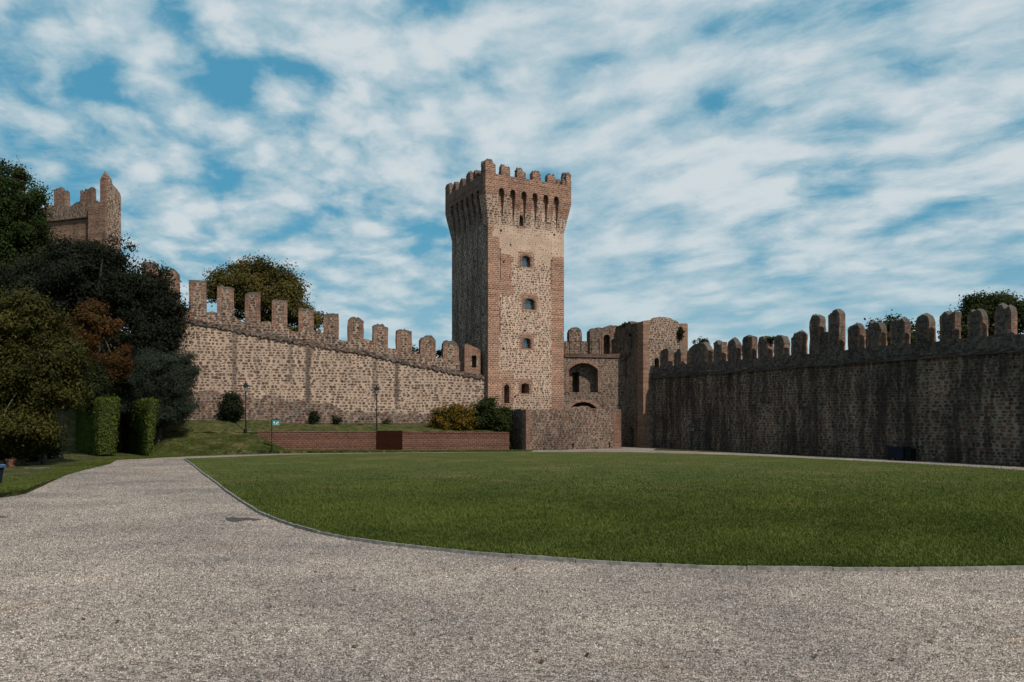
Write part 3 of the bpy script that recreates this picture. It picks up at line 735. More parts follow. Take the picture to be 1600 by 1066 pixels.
# brick cornice, rear parapet, merlon and broken return with a doorway
b = MB(); ragged(b, 0.02, SL, lambda s_: zt + .16, lambda s_: zt - .12, -.1, .4, .3, .05, rng, 2); b.build('string_course', M['brick_dark'], sw)
off = 1.4; YY = sws(900, off)[1]
q = lambda px: sws(px, off)[0]
zp = zat(534, YY)
b = MB(); ragged(b, q(876), q(921), lambda s_: zp, lambda s_: zt - .3, off, off + .55, .25, .06, rng, 3); b.build('parapet', M['ruin'], sw)
merlon_mb(q(889), q(909.5), zp - .4, zat(511, YY), off - .02, off + .6, rng, .42, .05).build('merlon', M['merlon'], sw)
tp = [(q(917), zat(521, YY)), (q(921), zat(516, YY)), (q(928), zat(512.5, YY)), (q(944), zat(512.5, YY)), (q(947), zat(509, YY)), (q(962), zat(508, YY)), (q(975), zat(505, YY))]
b = MB(); ragged(b, q(920.5), q(962), lambda s_: lerp(tp, s_), lambda s_: zt - .3, off - .25, off + .7, .2, .07, rng, 4); rb = b.build('broken_return', M['ruin'], sw)
c = MB(); c.prism(arch_poly(q(941.5), q(951.5), zt + .1, zat(522.5, YY), .26), off - .8, off + .45); cut(rb, c)
r_ = MB(); arch_ring(r_, q(941.5), q(951.5), zt + .1, zat(522.5, YY), .26, .16, off - .29, off - .2); r_.build('door_surround', M['brick'], sw)
rl = thing('railing', 'thin dark iron railing on the wall walk above the blind arch', 'railing', (A0.x, A0.y, zt), STH)
hr = zat(533.5, sws(900)[1]) - zt
for px in (884, 891, 909, 925, 938):
    s_ = sws(px)[0]; p_ = MB(); p_.tube([(s_, .25, 0), (s_, .25, hr)], [.028, .028], 6); p_.build('post', M['iron'], rl)
p_ = MB(); p_.tube([(sws(884)[0], .25, hr + .02), (sws(938)[0], .25, hr + .02)], [.022, .022], 6); p_.build('rail', M['iron'], rl)
p_ = MB(); p_.tube([(sws(884)[0], .25, hr * .5), (sws(938)[0], .25, hr * .5)], [.014, .014], 6); p_.build('rail', M['iron'], rl)

# ------------------------------------------------------------------ gatehouse stump
G0 = Vector((10.33, 62.96)); rng = random.Random(41)
gh = thing('gatehouse', 'roofless ruined gatehouse with a sunlit gable end and shaded brick corner beside the dark wall', 'gatehouse', (G0.x, G0.y, 0), TH)
GU, GV = 4.5, 4.1
def ghr(px): return hit(px, G0, U)
def ghl(px): return hit(px, G0, Vv)
tr = [(0, 9.95)] + [(ghr(px)[0], zat(py, ghr(px)[1])) for px, py in ((1012, 502), (1022, 499.5), (1030, 496), (1039, 495), (1048, 497), (1055, 501), (1061, 506))] + [(GU, zat(506.6, ghr(1075)[1]))]
tl = [(0, 9.95)] + [(ghl(px)[0], zat(py, ghl(px)[1])) for px, py in ((998, 503.5), (990, 505), (982, 503), (977, 507), (965, 510))] + [(GV, zat(511, ghl(958)[1]))]
zsg = [(-.5, .55, -1, 12, .2, 0), (3.75, 4.7, 7, 12, .15, 0), (-.5, .75, -1, 12, .25, 1)]
M['gate'] = masonry('gatehouse_masonry', (.31, .23, .17), ST_MIX, .21, .15, .9, .36, zones=zsg, stain=.3, seed=17.0, brickcol=((.21, .098, .06), (.125, .065, .045)))
b = MB(); ragged(b, 0, GU, lambda s_: lerp(tr, s_), lambda s_: -.3, 0, .75, .2, .06, rng, 6)
fr = b.build('front_wall', M['gate'], gh)
a, Ya = ghr(1022.5); b_, _ = ghr(1030); c = MB(); c.prism(arch_poly(a, b_, 5.75, zat(559, Ya), .18), -.5, .6); cut(fr, c)
# left side wall: built along x then turned so that it runs back
b = MB(); ragged(b, .752, GV, lambda s_: lerp(tl, s_), lambda s_: -.3, -.75, 0, .2, .07, rng, 6)
b.v = [(-y - .75 + .0, x, z) for x, y, z in b.v]
b.v = [(x if False else -x - .75 + .75 if False else x, y, z) for x, y, z in b.v]
b.v = [(x + .75, y, z) for x, y, z in b.v]
b.v = [(min(max(x, 0), .75) if False else x, y, z) for x, y, z in b.v]
sd = b.build('side_wall', M['ruin_side'], gh)
c = MB()
def slot(px0, px1, y0, y1, rise, dep):
    s0, Y = ghl(px1); s1, _ = ghl(px0); p = arch_poly(s0, s1, zat(y1, Y), zat(y0, Y), rise)
    c.prism_x(p, -.5, dep)
slot(981, 987.5, 521, 545, .3, .45); slot(976.5, 979.5, 563, 590, .1, .6)
s0, Y = ghl(993); slot(983.5, 990, 667, 699, .3, .5)
cut(sd, c)
b = MB(); ragged(b, .2, GV, lambda s_: 9.2, lambda s_: -.3, 0, .7, .3, .1, rng, 3)
b.v = [(GU - .7 + y, x + .56, z) for x, y, z in b.v]; b.build('side_wall', M['ruin_side'], gh)
b = MB(); ragged(b, .76, GU - .71, lambda s_: 9.3, lambda s_: -.3, GV - .6, GV - .02, .3, .1, rng, 3); b.build('rear_wall', M['ruin_side'], gh)
b = MB(); b.prism_x([(1.55, 7.6), (1.5, 8.9), (3.6, 8.3), (3.6, 7.2), (2.6, 6.9)], -.22, -.01); b.build('stair_corbel', M['ruin_side'], gh)
# ivy tuft hanging on the gable is added with the plants

# ------------------------------------------------------------------ right curtain wall
rng = random.Random(51); RTH = math.atan2(RWd.y, RWd.x)
rw = thing('curtain_wall', 'long dark streaked curtain wall in shade with a row of merlons, right of the lawn', 'wall', (RW0.x, RW0.y, 0), RTH)
def rws(px, off=0.0):
    # local +y is the outer side (behind the wall, away from the court)
    return hit(px, RW0 + Vector((-RWd.y, RWd.x)) * off, RWd)
RLEN = 46
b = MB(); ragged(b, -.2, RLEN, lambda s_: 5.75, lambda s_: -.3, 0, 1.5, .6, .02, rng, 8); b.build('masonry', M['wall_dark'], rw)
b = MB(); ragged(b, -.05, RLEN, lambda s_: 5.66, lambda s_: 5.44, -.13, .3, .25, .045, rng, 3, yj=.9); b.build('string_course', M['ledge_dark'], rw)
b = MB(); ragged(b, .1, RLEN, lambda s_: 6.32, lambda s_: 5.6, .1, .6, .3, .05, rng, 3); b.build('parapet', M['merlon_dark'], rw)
mr = [(1031.7, 1045, 546, 573), (1053, 1064.6, 543, 573), (1073.5, 1107, 535, 571), (1115, 1128, 531.5, 567), (1137, 1151, 530, 564), (1160, 1175, 525, 560), (1184, 1200, 526, 560), (1209.5, 1226, 521, 555.6), (1236, 1253, 520, 552),
      (1265, 1281.5, 490.6, 550), (1294, 1312, 484, 548), (1325, 1343.5, 506, 544), (1354, 1377.5, 502, 540), (1391, 1414, 497, 536), (1430.5, 1453, 491.6, 531.6), (1468.6, 1492.5, 487, 527.5), (1512, 1535, 480.5, 522), (1554, 1580, 474.5, 516.6)]
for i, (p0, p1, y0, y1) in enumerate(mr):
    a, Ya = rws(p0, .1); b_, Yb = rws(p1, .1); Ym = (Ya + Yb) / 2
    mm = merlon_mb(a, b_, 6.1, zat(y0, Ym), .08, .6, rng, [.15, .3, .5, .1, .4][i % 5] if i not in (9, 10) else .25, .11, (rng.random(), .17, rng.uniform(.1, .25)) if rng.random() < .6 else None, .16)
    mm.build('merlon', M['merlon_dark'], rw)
a = rws(1281, .1)[0]; b_ = rws(1295, .1)[0]
b = MB(); ragged(b, a, b_, lambda s_: zat(518, 48.5), lambda s_: 6.1, .14, .55, .2, .04, rng, 2); b.build('merlon_infill', M['merlon_dark'], rw)
s_ = rws(1580, .1)[0] + 1.2
while s_ < 45:
    merlon_mb(s_, s_ + .85, 6.1, 7.95 + rng.uniform(-.1, .1), .08, .6, rng, .3, .1).build('merlon', M['merlon_dark'], rw); s_ += 1.4

# ------------------------------------------------------------------ forework: low walled enclosure before the tower
F0 = Vector((1.0, 57.35)); rng = random.Random(61)
fw = thing('enclosure_wall', 'low weathered enclosure of rubble and brick in front of the tower', 'wall', (F0.x, F0.y, 0), TH)
FL = 8.35
def fws(px): return hit(px, F0, U)
ft = [(0, 2.93), (2, 2.9), (3.8, 2.98), (4.3, 3.15), (5.2, 3.2), (6.0, 3.02), (8.4, 2.95)]
b = MB(); ragged(b, 0, FL, lambda s_: lerp(ft, s_), lambda s_: -.3, 0, .6, .22, .05, rng, 5); fo = b.build('front_wall', M['fore'], fw)
c = MB()
for px in (895.5, 952.5):
    s_ = fws(px)[0]; c.box(s_ - .07, s_ + .07, -.3, .45, .12, .48)
cut(fo, c)
b = MB(); ragged(b, .61, 4.6, lambda s_: 2.95, lambda s_: -.3, -.6, 0, .25, .06, rng, 4); b.v = [(-y, x, z) for x, y, z in b.v]; b.build('side_wall', M['fore_side'], fw)
b = MB(); ragged(b, .61, 5.5, lambda s_: 2.9, lambda s_: -.3, -.6, 0, .25, .06, rng, 4); b.v = [(FL - .6 - y, x, z) for x, y, z in b.v]; b.build('side_wall', M['fore_side'], fw)

# ------------------------------------------------------------------ red brick retaining wall and rusty plate
B0 = Vector((-16.95, 53.2)); B1 = Vector((-.2, 57.3)); Bd = (B1 - B0); BL = Bd.length; Bd.normalize(); BTH = math.atan2(Bd.y, Bd.x)
bw = thing('retaining_wall', 'long low red brick retaining wall holding the grass terrace', 'wall', (B0.x, B0.y, 0), BTH)
b = MB(); v = []
for s_, z_ in ((0, 1.47), (BL, 1.30)):
    v += [(s_, 0, -.2), (s_, 0, z_ - .08), (s_, .4, z_ - .08), (s_, .4, -.2)]
b.add(v, [(0, 4, 5, 1), (1, 5, 6, 2), (2, 6, 7, 3), (0, 1, 2, 3), (7, 6, 5, 4)]); b.build('masonry', M['brick_red'], bw)
b = MB(); b.box(BL - .4, BL - .002, .402, 3.2, -.2, 1.26); b.build('return_wall', M['brick_red'], bw)
b = MB(); nb = 64
for i in range(nb):
    s0 = BL * i / nb; s1 = BL * (i + 1) / nb - .012; z_ = 1.47 - .17 * i / nb - .078
    b.box(s0 - .0, s1, -.035, .43, z_, z_ + .078)
b.build('coping', M['brick_red'], bw)
p0, Y0 = hit(588, B0, Bd); p1, _ = hit(628.5, B0, Bd); pc = B0 + Bd * p0
pl = thing('steel_plate', 'dark rust brown steel plate fixed to the front of the red brick wall', 'plate', (pc.x, pc.y, 0), BTH)
b = MB(); b.box(0, p1 - p0, -.05, -.012, .02, 1.40); b.build('plate', M['rust'], pl)
b = MB(); b.box(-.0, p1 - p0, -.042, .02, 1.401, 1.44); b.build('top_flange', M['rust'], pl)

# ------------------------------------------------------------------ ruined keep high behind the trees
K0 = Vector(((166 - CX) / F * 76, 76.0)); Kd = Vector((-.94, .33)).normalized(); Kr = Vector((.33, .94)).normalized()
rng = random.Random(71); KTH = math.atan2(-Kd.y, -Kd.x)      # local x runs from far left to the corner at x=0
kp = thing('keep', 'ruined brick keep with jagged corner spire rising behind the left trees', 'tower', (K0.x, K0.y, 0), KTH)
def ks(px): t, Y = hit(px, K0, Kd); return -t, Y
b = MB(); ragged(b, -18, -2.4, lambda s_: zat(345, 79), lambda s_: 3, .5, 1.6, .3, .1, rng, 5); b.build('lower_wall', M['keep'], kp)
b = MB(); ragged(b, -18, -1.9, lambda s_: zat(324, 79) + .15 * math.sin(s_ * 3), lambda s_: zat(347, 79), .25, 1.0, .25, .12, rng, 3); b.build('parapet', M['ruin'], kp)
for p0, p1, y0, y1 in ((80, 104, 292, 326), (121, 145, 295, 326), (12, 34, 261, 330)):
    a, Ya = ks(p0); b_, _ = ks(p1 - 6); merlon_mb(a, b_, zat(y1, Ya), zat(y0, Ya), .3, .85, rng, .1, .22, (rng.random(), .2, .25)).build('merlon', M['keep'], kp)
b = MB(); ragged(b, ks(139)[0], -.01, lambda s_: zat(322, 77.5), lambda s_: 3, -.1, .8, .3, .06, rng, 4); b.build('corner_pier', M['keep'], kp)
b = MB(); ragged(b, ks(157)[0], 0, lambda s_: zat(282, 76.5) + (.0 if s_ < -.6 else 0), lambda s_: zat(324, 77), -.05, .7, .25, .05, rng, 3)
x0 = ks(157)[0]; zt_ = zat(280, 76.3); za = zat(266, 76.2)
b.add([(x0, -.05, zt_), (0, -.05, zt_), (0, .7, zt_), (x0, .7, zt_), (x0 * .45, .2, za)], [(0, 1, 4), (1, 2, 4), (2, 3, 4), (3, 0, 4)]); b.build('spire', M['brick'], kp)
b = MB(); tk = [(0, zat(272, 76)), (.35, zat(277, 76.3)), (.8, zat(288, 76.6)), (1.3, zat(296, 77)), (1.7, zat(304, 77.3))]
ragged(b, .05, 1.75, lambda s_: lerp(tk, s_), lambda s_: 3, 0, .7, .18, .1, rng, 5); b.v = [(.0 - y + .02, x, z) for x, y, z in b.v]
o = b.build('broken_side', M['merlon'], kp)  # lighter than the front: the sunlit side is put into the material

# ------------------------------------------------------------------ plants
nprng = np.random.default_rng(7)
def leaves(ells, nclump, per, cr, leaf, zmin=None, up=.25, power=.4, aspect=.55, flat_=.7, sup=None):
    e = np.array([list(c) + list(r) for c, r in ells], float)
    stint = None
    if sup:                                               # boughs: balls of leaf clumps spread over the crown
        ns, rs = sup; w0 = (e[:, 3] * e[:, 4] * e[:, 5]) ** (2 / 3); w0 /= w0.sum()
        i0 = nprng.choice(len(e), ns, p=w0); d0 = nprng.normal(size=(ns, 3)); d0 /= np.linalg.norm(d0, axis=1)[:, None]
        c0 = e[i0, :3] + d0 * np.maximum(e[i0, 3:] - rs * .7, .15) * (nprng.random((ns, 1)) ** .22)
        r0 = rs * (.5 + .75 * nprng.random((ns, 1)))
        e = np.concatenate([c0, r0, r0, r0 * .75], 1); stint = nprng.random(ns); power = .3
    wgt = (e[:, 3] * e[:, 4] * e[:, 5]) ** (2 / 3); wgt /= wgt.sum()
    idx = nprng.choice(len(e), nclump, p=wgt)
    d = nprng.normal(size=(nclump, 3)); d /= np.linalg.norm(d, axis=1)[:, None]
    r = nprng.random(nclump) ** power
    cen = e[idx, :3] + d * e[idx, 3:] * r[:, None] * (1 + nprng.normal(size=(nclump, 1)) * .05)
    ct = nprng.random(nclump) if stint is None else np.clip(.7 * stint[idx] + .5 * nprng.random(nclump) - .1, 0, 1); ch = nprng.random(nclump)
    sc = cr * (.6 + .8 * nprng.random(nclump))
    P = np.repeat(cen, per, 0); k = len(P)
    off = nprng.normal(size=(k, 3)) * np.repeat(sc, per)[:, None] * np.array([1, 1, flat_]) * .6
    P = P + off
    nrm = np.repeat(d, per, 0) * .6 + off / np.repeat(sc, per)[:, None] * .8 + nprng.normal(size=(k, 3)) * .6; nrm[:, 2] += up
    nrm /= np.linalg.norm(nrm, axis=1)[:, None]
    t = np.cross(nrm, nprng.normal(size=(k, 3))); t /= np.linalg.norm(t, axis=1)[:, None]; b = np.cross(nrm, t)
    s = leaf * (.55 + .9 * nprng.random(k))[:, None]
    V = np.stack([P - t * s, P - b * s * aspect, P + t * s, P + b * s * aspect], 1)
    tint = np.clip(.55 * np.repeat(ct, per) + .45 * nprng.random(k), 0, 1)
    hue = np.clip(.75 * np.repeat(ch, per) + .25 * nprng.random(k), 0, 1)
    if zmin is not None:
        ok = P[:, 2] > zmin; V, tint, hue = V[ok], tint[ok], hue[ok]
    return V, tint, hue
def quads_obj(name, data, mat, parent=None):
    V, tint, hue = data; k = len(V)
    me = bpy.data.meshes.new(name); me.vertices.add(4 * k); me.vertices.foreach_set('co', V.reshape(-1).astype(np.float32))
    me.loops.add(4 * k); me.loops.foreach_set('vertex_index', np.arange(4 * k, dtype=np.int32))
    me.polygons.add(k); me.polygons.foreach_set('loop_start', np.arange(0, 4 * k, 4, dtype=np.int32))
    me.update(calc_edges=True); me.materials.append(mat)
    for nm, dat in (('tint', tint), ('hue', hue)):
        a = me.attributes.new(nm, 'FLOAT', 'FACE'); a.data.foreach_set('value', dat.astype(np.float32))
    o = bpy.data.objects.new(name, me); COL.objects.link(o)
    if parent: o.parent = parent
    return o
def trunk_mb(base, top, r0, r1, limbs, rnd, ells=None):
    mb = MB(); B, T = Vector(base), Vector(top); pts = []; rad = []
    for i in range(7):
        t = i / 6; p = B.lerp(T, t) + Vector((rnd.uniform(-1, 1), rnd.uniform(-1, 1), 0)) * r0 * .5 * (t > 0)
        pts.append(p); rad.append(r0 * (1.35 if i == 0 else 1) + (r1 - r0) * t)
    mb.tube(pts, rad, 9)
    for i in range(limbs):
        t = rnd.uniform(.45, .95); p = B.lerp(T, t)
        if ells: c, rr = rnd.choice(ells); q = Vector(c) + Vector((rnd.uniform(-.6, .6) * rr[0], rnd.uniform(-.6, .6) * rr[1], rnd.uniform(-.2, .7) * rr[2]))
        else: q = p + Vector((rnd.uniform(-2, 2), rnd.uniform(-2, 2), rnd.uniform(1, 2)))
        mid = p.lerp(q, .5) + Vector((0, 0, rnd.uniform(.0, .4)))
        mb.tube([p, mid, q], [r0 * .45, r0 * .28, r0 * .07], 6)
    return mb
def rel(ells, o): return [((c[0] - o[0], c[1] - o[1], c[2] - o[2]), r) for c, r in ells]
def tree(name, label, cat, base, ells, mat, bark, r0, nclump, per, cr, leaf, limbs=6, seed=1, group=None, trunks=None, **kw):
    t = thing(name, label, cat, base, 0, group); rnd = random.Random(seed); le = rel(ells, base)
    zc = max(c[2] for c, r in le)
    for (dx, dy, lx, ly) in (trunks or [(0, 0, 0, 0)]):
        trunk_mb((dx, dy, -.3), (dx + lx, dy + ly, zc), r0, r0 * .3, limbs, rnd, le).build('trunk', bark, t)
    quads_obj('crown', leaves(le, nclump, per, cr, leaf, **kw), mat, t)
    return t
def P(px, py, Y): return ((px - CX) / F * Y, Y, zat(py, Y))
def E(px, py, Y, rx, rzz, ry=None): k = Y / F; return (P(px, py, Y), (rx * k, (ry if ry else (rx + rzz) / 2) * k, rzz * k))

LM = {}
LM['front'] = leaf_mat('leaf_front', (.004, .006, .002), (.060, .058, .012), (.09, .064, .013), .12, trans=.15)
LM['pine'] = leaf_mat('leaf_pine', (.004, .008, .003), (.030, .046, .010))
LM['holm'] = leaf_mat('leaf_holm', (.0035, .005, .003), (.021, .025, .014))
LM['red'] = leaf_mat('leaf_red', (.020, .010, .004), (.11, .046, .014), (.036, .034, .010), .30)
LM['olive'] = leaf_mat('leaf_olive', (.010, .015, .010), (.042, .054, .038))
LM['plane'] = leaf_mat('leaf_plane', (.016, .017, .005), (.10, .086, .023), (.115, .066, .02), .22)
LM['hedge'] = leaf_mat('leaf_hedge', (.014, .026, .004), (.085, .115, .018), trans=.1)
LM['bush'] = leaf_mat('leaf_bush', (.010, .016, .005), (.034, .042, .010))
LM['gold'] = leaf_mat('leaf_gold', (.016, .018, .004), (.065, .058, .010), (.16, .085, .008), .42)
LM['dark'] = leaf_mat('leaf_dark', (.005, .009, .004), (.018, .028, .010))
LM['grass'] = leaf_mat('blade', (.034, .048, .0095), (.090, .111, .024), (.15, .12, .05), .10)

# left-hand trees
bx, by = gpt(24, 727)
tree('tree', 'broad olive green tree nearest the path, crown reaching down to the grass at left edge', 'tree', (bx, by, h(bx, by)),
     [E(35, 560, 38.5, 88, 92, 75), E(-30, 610, 38, 75, 90, 70), E(80, 590, 38.5, 48, 75, 60), E(35, 500, 38.5, 66, 42, 60), E(45, 668, 37.5, 52, 34, 55), E(106, 548, 39, 28, 40, 40), E(40, 690, 38.5, 62, 24, 40), E(58, 655, 38.3, 32, 42, 40), E(-20, 680, 38.5, 50, 30, 40)],
     LM['front'], M['bark'], .13, 1750, 110, .42, .062, 7, 3, trunks=[(-.5, .1, .5, .3), (.35, -.1, .5, .5), (.9, .8, -.3, .6)], zmin=.3, sup=(190, .75))
tree('pine_tree', 'tall dark green pine with rounded top behind the front tree at far left', 'tree', (-37.5, 58, h(-37.5, 58)),
     [E(20, 330, 58, 52, 70, 60), E(-30, 360, 58, 70, 95, 70), E(48, 300, 58, 26, 26, 30), E(10, 285, 58, 40, 30, 40), E(40, 400, 58, 40, 60, 50), E(0, 440, 58, 60, 50, 60)],
     LM['pine'], M['bark'], .35, 1100, 110, .5, .085, 6, 4, sup=(90, 1.3))
tree('evergreen_tree', 'wide near-black evergreen tree in front of the ruined keep, against the pale wall', 'tree', (-29, 55, h(-29, 55)),
     [E(135, 450, 55, 85, 72, 75), E(215, 475, 55, 62, 68, 60), E(70, 470, 55, 66, 82, 65), E(240, 515, 54, 38, 50, 40), E(100, 400, 55, 40, 26, 40), E(165, 400, 55, 42, 24, 40), E(190, 545, 54.5, 60, 55, 50), E(262, 485, 54, 22, 36, 25), E(240, 462, 54.5, 30, 42, 30), E(225, 440, 54.5, 26, 30, 28), E(90, 560, 54, 80, 70, 60), E(165, 590, 53.5, 60, 50, 30)],
     LM['holm'], M['bark'], .4, 2300, 105, .5, .085, 9, 5, sup=(185, 1.25))
tree('autumn_tree', 'small tree with rusty brown autumn leaves between darker trees', 'tree', (-25.6, 49.5, h(-25.6, 49.5)),
     [E(160, 535, 49.5, 36, 44, 35), E(142, 495, 49.5, 28, 20, 25), E(184, 560, 49.5, 24, 30, 25), E(130, 525, 49.5, 24, 34, 25), E(165, 585, 49.8, 34, 24, 28), E(150, 480, 49.5, 10, 14, 10)], LM['red'], M['bark'], .12, 440, 70, .34, .065, 5, 6, sup=(55, .5))
tree('olive_tree', 'grey-green rounded olive tree beside the hedge in front of the pale wall', 'tree', (-22.6, 51.2, h(-22.6, 51.2)),
     [E(258, 600, 51, 52, 56, 42), E(278, 625, 51, 36, 40, 34), E(230, 590, 51, 38, 45, 35), E(285, 578, 51, 24, 30, 25), E(255, 645, 51, 46, 24, 30), E(210, 610, 51.5, 30, 40, 25)], LM['olive'], M['bark'], .2, 1300, 100, .34, .06, 6, 7, aspect=.3, sup=(170, .6))
# behind the walls
tree('plane_tree', 'large bronze-green tree behind the merlons of the pale curtain wall', 'tree', ((410 - CX) / F * 74, 74, 0),
     [E(410, 460, 74, 66, 52, 60), E(360, 455, 74, 40, 36, 40), E(455, 475, 74, 42, 44, 40), E(390, 425, 74, 40, 22, 35), E(435, 430, 74, 32, 24, 30), E(485, 500, 74, 18, 22, 20), E(335, 450, 74, 20, 24, 22), E(420, 530, 74, 80, 45, 60)],
     LM['plane'], M['bark'], .45, 900, 75, .58, .11, 10, 8, sup=(125, 1.15))
tree('tree', 'dark leafy tree showing above the merlons at the right edge', 'tree', ((1540 - CX) / F * 58, 58, 0),
     [E(1540, 500, 58, 50, 38, 45), E(1500, 505, 58, 34, 30, 30), E(1585, 505, 58, 36, 36, 36), E(1525, 478, 58, 34, 18, 28), E(1562, 476, 58, 26, 16, 24), E(1490, 490, 58, 14, 16, 16), E(1545, 540, 58, 70, 34, 50)],
     LM['bush'], M['bark'], .3, 420, 80, .42, .09, 8, 9, sup=(60, .8))
tree('tree', 'small leafy tree peeping between merlons left of the bigger one', 'tree', ((1385 - CX) / F * 60, 60, 0),
     [E(1372, 520, 60, 26, 20, 24), E(1400, 512, 60, 30, 16, 24), E(1425, 530, 60, 26, 20, 24), E(1390, 535, 60, 45, 20, 30)], LM['bush'], M['bark'], .2, 140, 55, .4, .11, 5, 10)
tree('tree', 'thin leafy tree top just visible between the two merlons nearest the tower', 'tree', ((645 - CX) / F * 70, 70, 0),
     [E(645, 553, 70, 9, 14, 10), E(690, 552, 70, 8, 10, 10), E(650, 575, 70, 30, 18, 25)], LM['plane'], M['bark'], .15, 40, 40, .35, .13, 4, 11)

# clipped hedges
def hedge(label, px0, py, Y, w, length, hgt, lean, dens, rotz):
    x = (px0 - CX) / F * Y; base = (x, Y, zat(py, Y) - .1)
    t = thing('hedge', label, 'hedge', base, rotz, 'clipped hedges beside the gravel path')
    V, ti, hu = [], [], []
    rg = nprng
    faces = [((0, 0, 0), (w, 0, 0), (0, 0, hgt), (0, -1, 0)), ((0, 0, 0), (0, length, 0), (0, 0, hgt), (-1, 0, 0)), ((w, 0, 0), (0, length, 0), (0, 0, hgt), (1, 0, 0)), ((0, length, 0), (w, 0, 0), (0, 0, hgt), (0, 1, 0)), ((0, 0, hgt), (w, 0, 0), (0, length, 0), (0, 0, 1))]
    for o_, a, b, n_ in faces:
        o_, a, b, n_ = map(np.array, (o_, a, b, n_)); area = np.linalg.norm(a) * np.linalg.norm(b); k = int(area * dens)
        p = o_ + rg.random((k, 1)) * a + rg.random((k, 1)) * b + n_ * (rg.normal(size=(k, 1)) * .07 - .02)
        p[:, 0] += lean * (p[:, 2] / hgt - .5) * (p[:, 0] / w)
        p[:, 1] -= .45 * (p[:, 2] / hgt) * (1 - p[:, 1] / length)
        nn = n_ + rg.normal(size=(k, 3)) * .55; nn /= np.linalg.norm(nn, axis=1)[:, None]
        tt = np.cross(nn, rg.normal(size=(k, 3)) * .5 + np.array([0, 0, 1.])); tt = np.cross(tt, nn); tt /= np.linalg.norm(tt, axis=1)[:, None]; bb_ = np.cross(nn, tt)
        s_ = .045 * (.6 + .8 * rg.random((k, 1)))
        V.append(np.stack([p - tt * s_, p - bb_ * s_ * .5, p + tt * s_, p + bb_ * s_ * .5], 1)); ti.append(rg.random(k)); hu.append(rg.random(k))
    quads_obj('foliage', (np.concatenate(V), np.concatenate(ti), np.concatenate(hu)), LM['hedge'], t)
    m_ = MB(); v = []
    for z_ in (0, hgt - .08):
        q = z_ / hgt
        for xx, yy in ((.08, .08), (w - .08, .08), (w - .08, length - .08), (.08, length - .08)):
            v.append((xx + lean * (q - .5) * xx / w, yy - .45 * q * (1 - yy / length), z_))
    m_.add(v, [(3, 2, 1, 0), (4, 5, 6, 7), (0, 1, 5, 4), (1, 2, 6, 5), (2, 3, 7, 6), (3, 0, 4, 7)]); m_.build('branches', M['bark'], t)
    return t
HR = math.radians(35)
hedge('tall clipped green hedge partly hidden by the front tree', 153, 708, 47.5, 1.0, 10.0, 3.35, .2, 950, HR)
hedge('tall clipped green hedge at the foot of the bank beside the olive tree', 229, 709, 47.5, .42, 9.0, 3.3, .25, 950, HR)

def bush(name, label, px, y0, y1, Y, wpx, mat, ncl, per, cr, leaf, base=None, **kw):
    zb = zat(y1, Y) if base is None else base; x = (px - CX) / F * Y
    le = [((0, 0, (zat(y0, Y) - zb) * .52), (wpx / 2 * Y / F, wpx / 2 * Y / F * .8, (zat(y0, Y) - zb) * .5))]
    t = thing(name, label, 'shrub', (x, Y, zb)); 
    sm = MB(); r = random.Random(int(px))
    for i in range(5): sm.tube([(0, 0, -.15), (r.uniform(-.2, .2), r.uniform(-.2, .2), le[0][0][2]), (r.uniform(-.5, .5) * le[0][1][0], r.uniform(-.3, .3), le[0][0][2] * 1.5)], [.04, .03, .01], 5)
    sm.build('stems', M['bark'], t)
    quads_obj('foliage', leaves(le, ncl, per, cr, leaf, **kw), mat, t); return t
def wy(px, d=.8): return lws(px)[1] - d
bush('shrub', 'dark upright oval shrub against the foot of the pale wall', 363, 612, 663, wy(363), 32, LM['dark'], 150, 50, .25, .06, power=.33)
bush('shrub', 'small dark shrub at the wall foot right of the street lamp and sign', 491, 636, 666, wy(491), 15, LM['dark'], 40, 40, .18, .055)
bush('shrub', 'smallest dark shrub at the wall foot, above the brick wall', 525.5, 648, 667, wy(525), 14, LM['dark'], 30, 35, .16, .05)
bush('shrub', 'low weed tuft growing against the wall behind the rusty plate', 605, 655, 669, wy(605), 14, LM['bush'], 22, 30, .14, .05)
Yb = 58.0
gb = thing('shrub', 'wide shrub with golden yellow and green leaves on the terrace', 'shrub', P(706, 676, Yb))
le = rel([E(700, 655, Yb, 30, 22, 24), E(725, 658, Yb, 24, 20, 22), E(690, 664, Yb, 18, 14, 18), E(715, 645, Yb, 24, 13, 18)], gb.location)
sm = MB(); r = random.Random(3)
for i in range(6): sm.tube([(0, 0, -.15), (r.uniform(-.5, .5), 0, .5), (r.uniform(-1.1, 1.1), r.uniform(-.4, .4), 1.4)], [.04, .03, .01], 5)
sm.build('stems', M['bark'], gb); quads_obj('foliage', leaves(le, 250, 52, .3, .075, power=.35), LM['gold'], gb)
gb = thing('shrub', 'tall dark green shrub at the foot of the tower corner', 'shrub', P(762, 676, 58.3))
le = rel([E(757, 645, 58.3, 22, 24, 20), E(778, 655, 58.0, 22, 22, 16), E(745, 660, 58.3, 22, 16, 16), E(765, 632, 58.3, 10, 12, 10), E(790, 650, 58.6, 9, 12, 10)], gb.location)
sm = MB()
for i in range(6): sm.tube([(0, 0, -.15), (r.uniform(-.5, .5), 0, .6), (r.uniform(-.9, .9), r.uniform(-.3, .3), 1.7)], [.04, .03, .01], 5)
sm.build('stems', M['bark'], gb); quads_obj('foliage', leaves(le, 230, 50, .3, .075, power=.38), LM['bush'], gb)
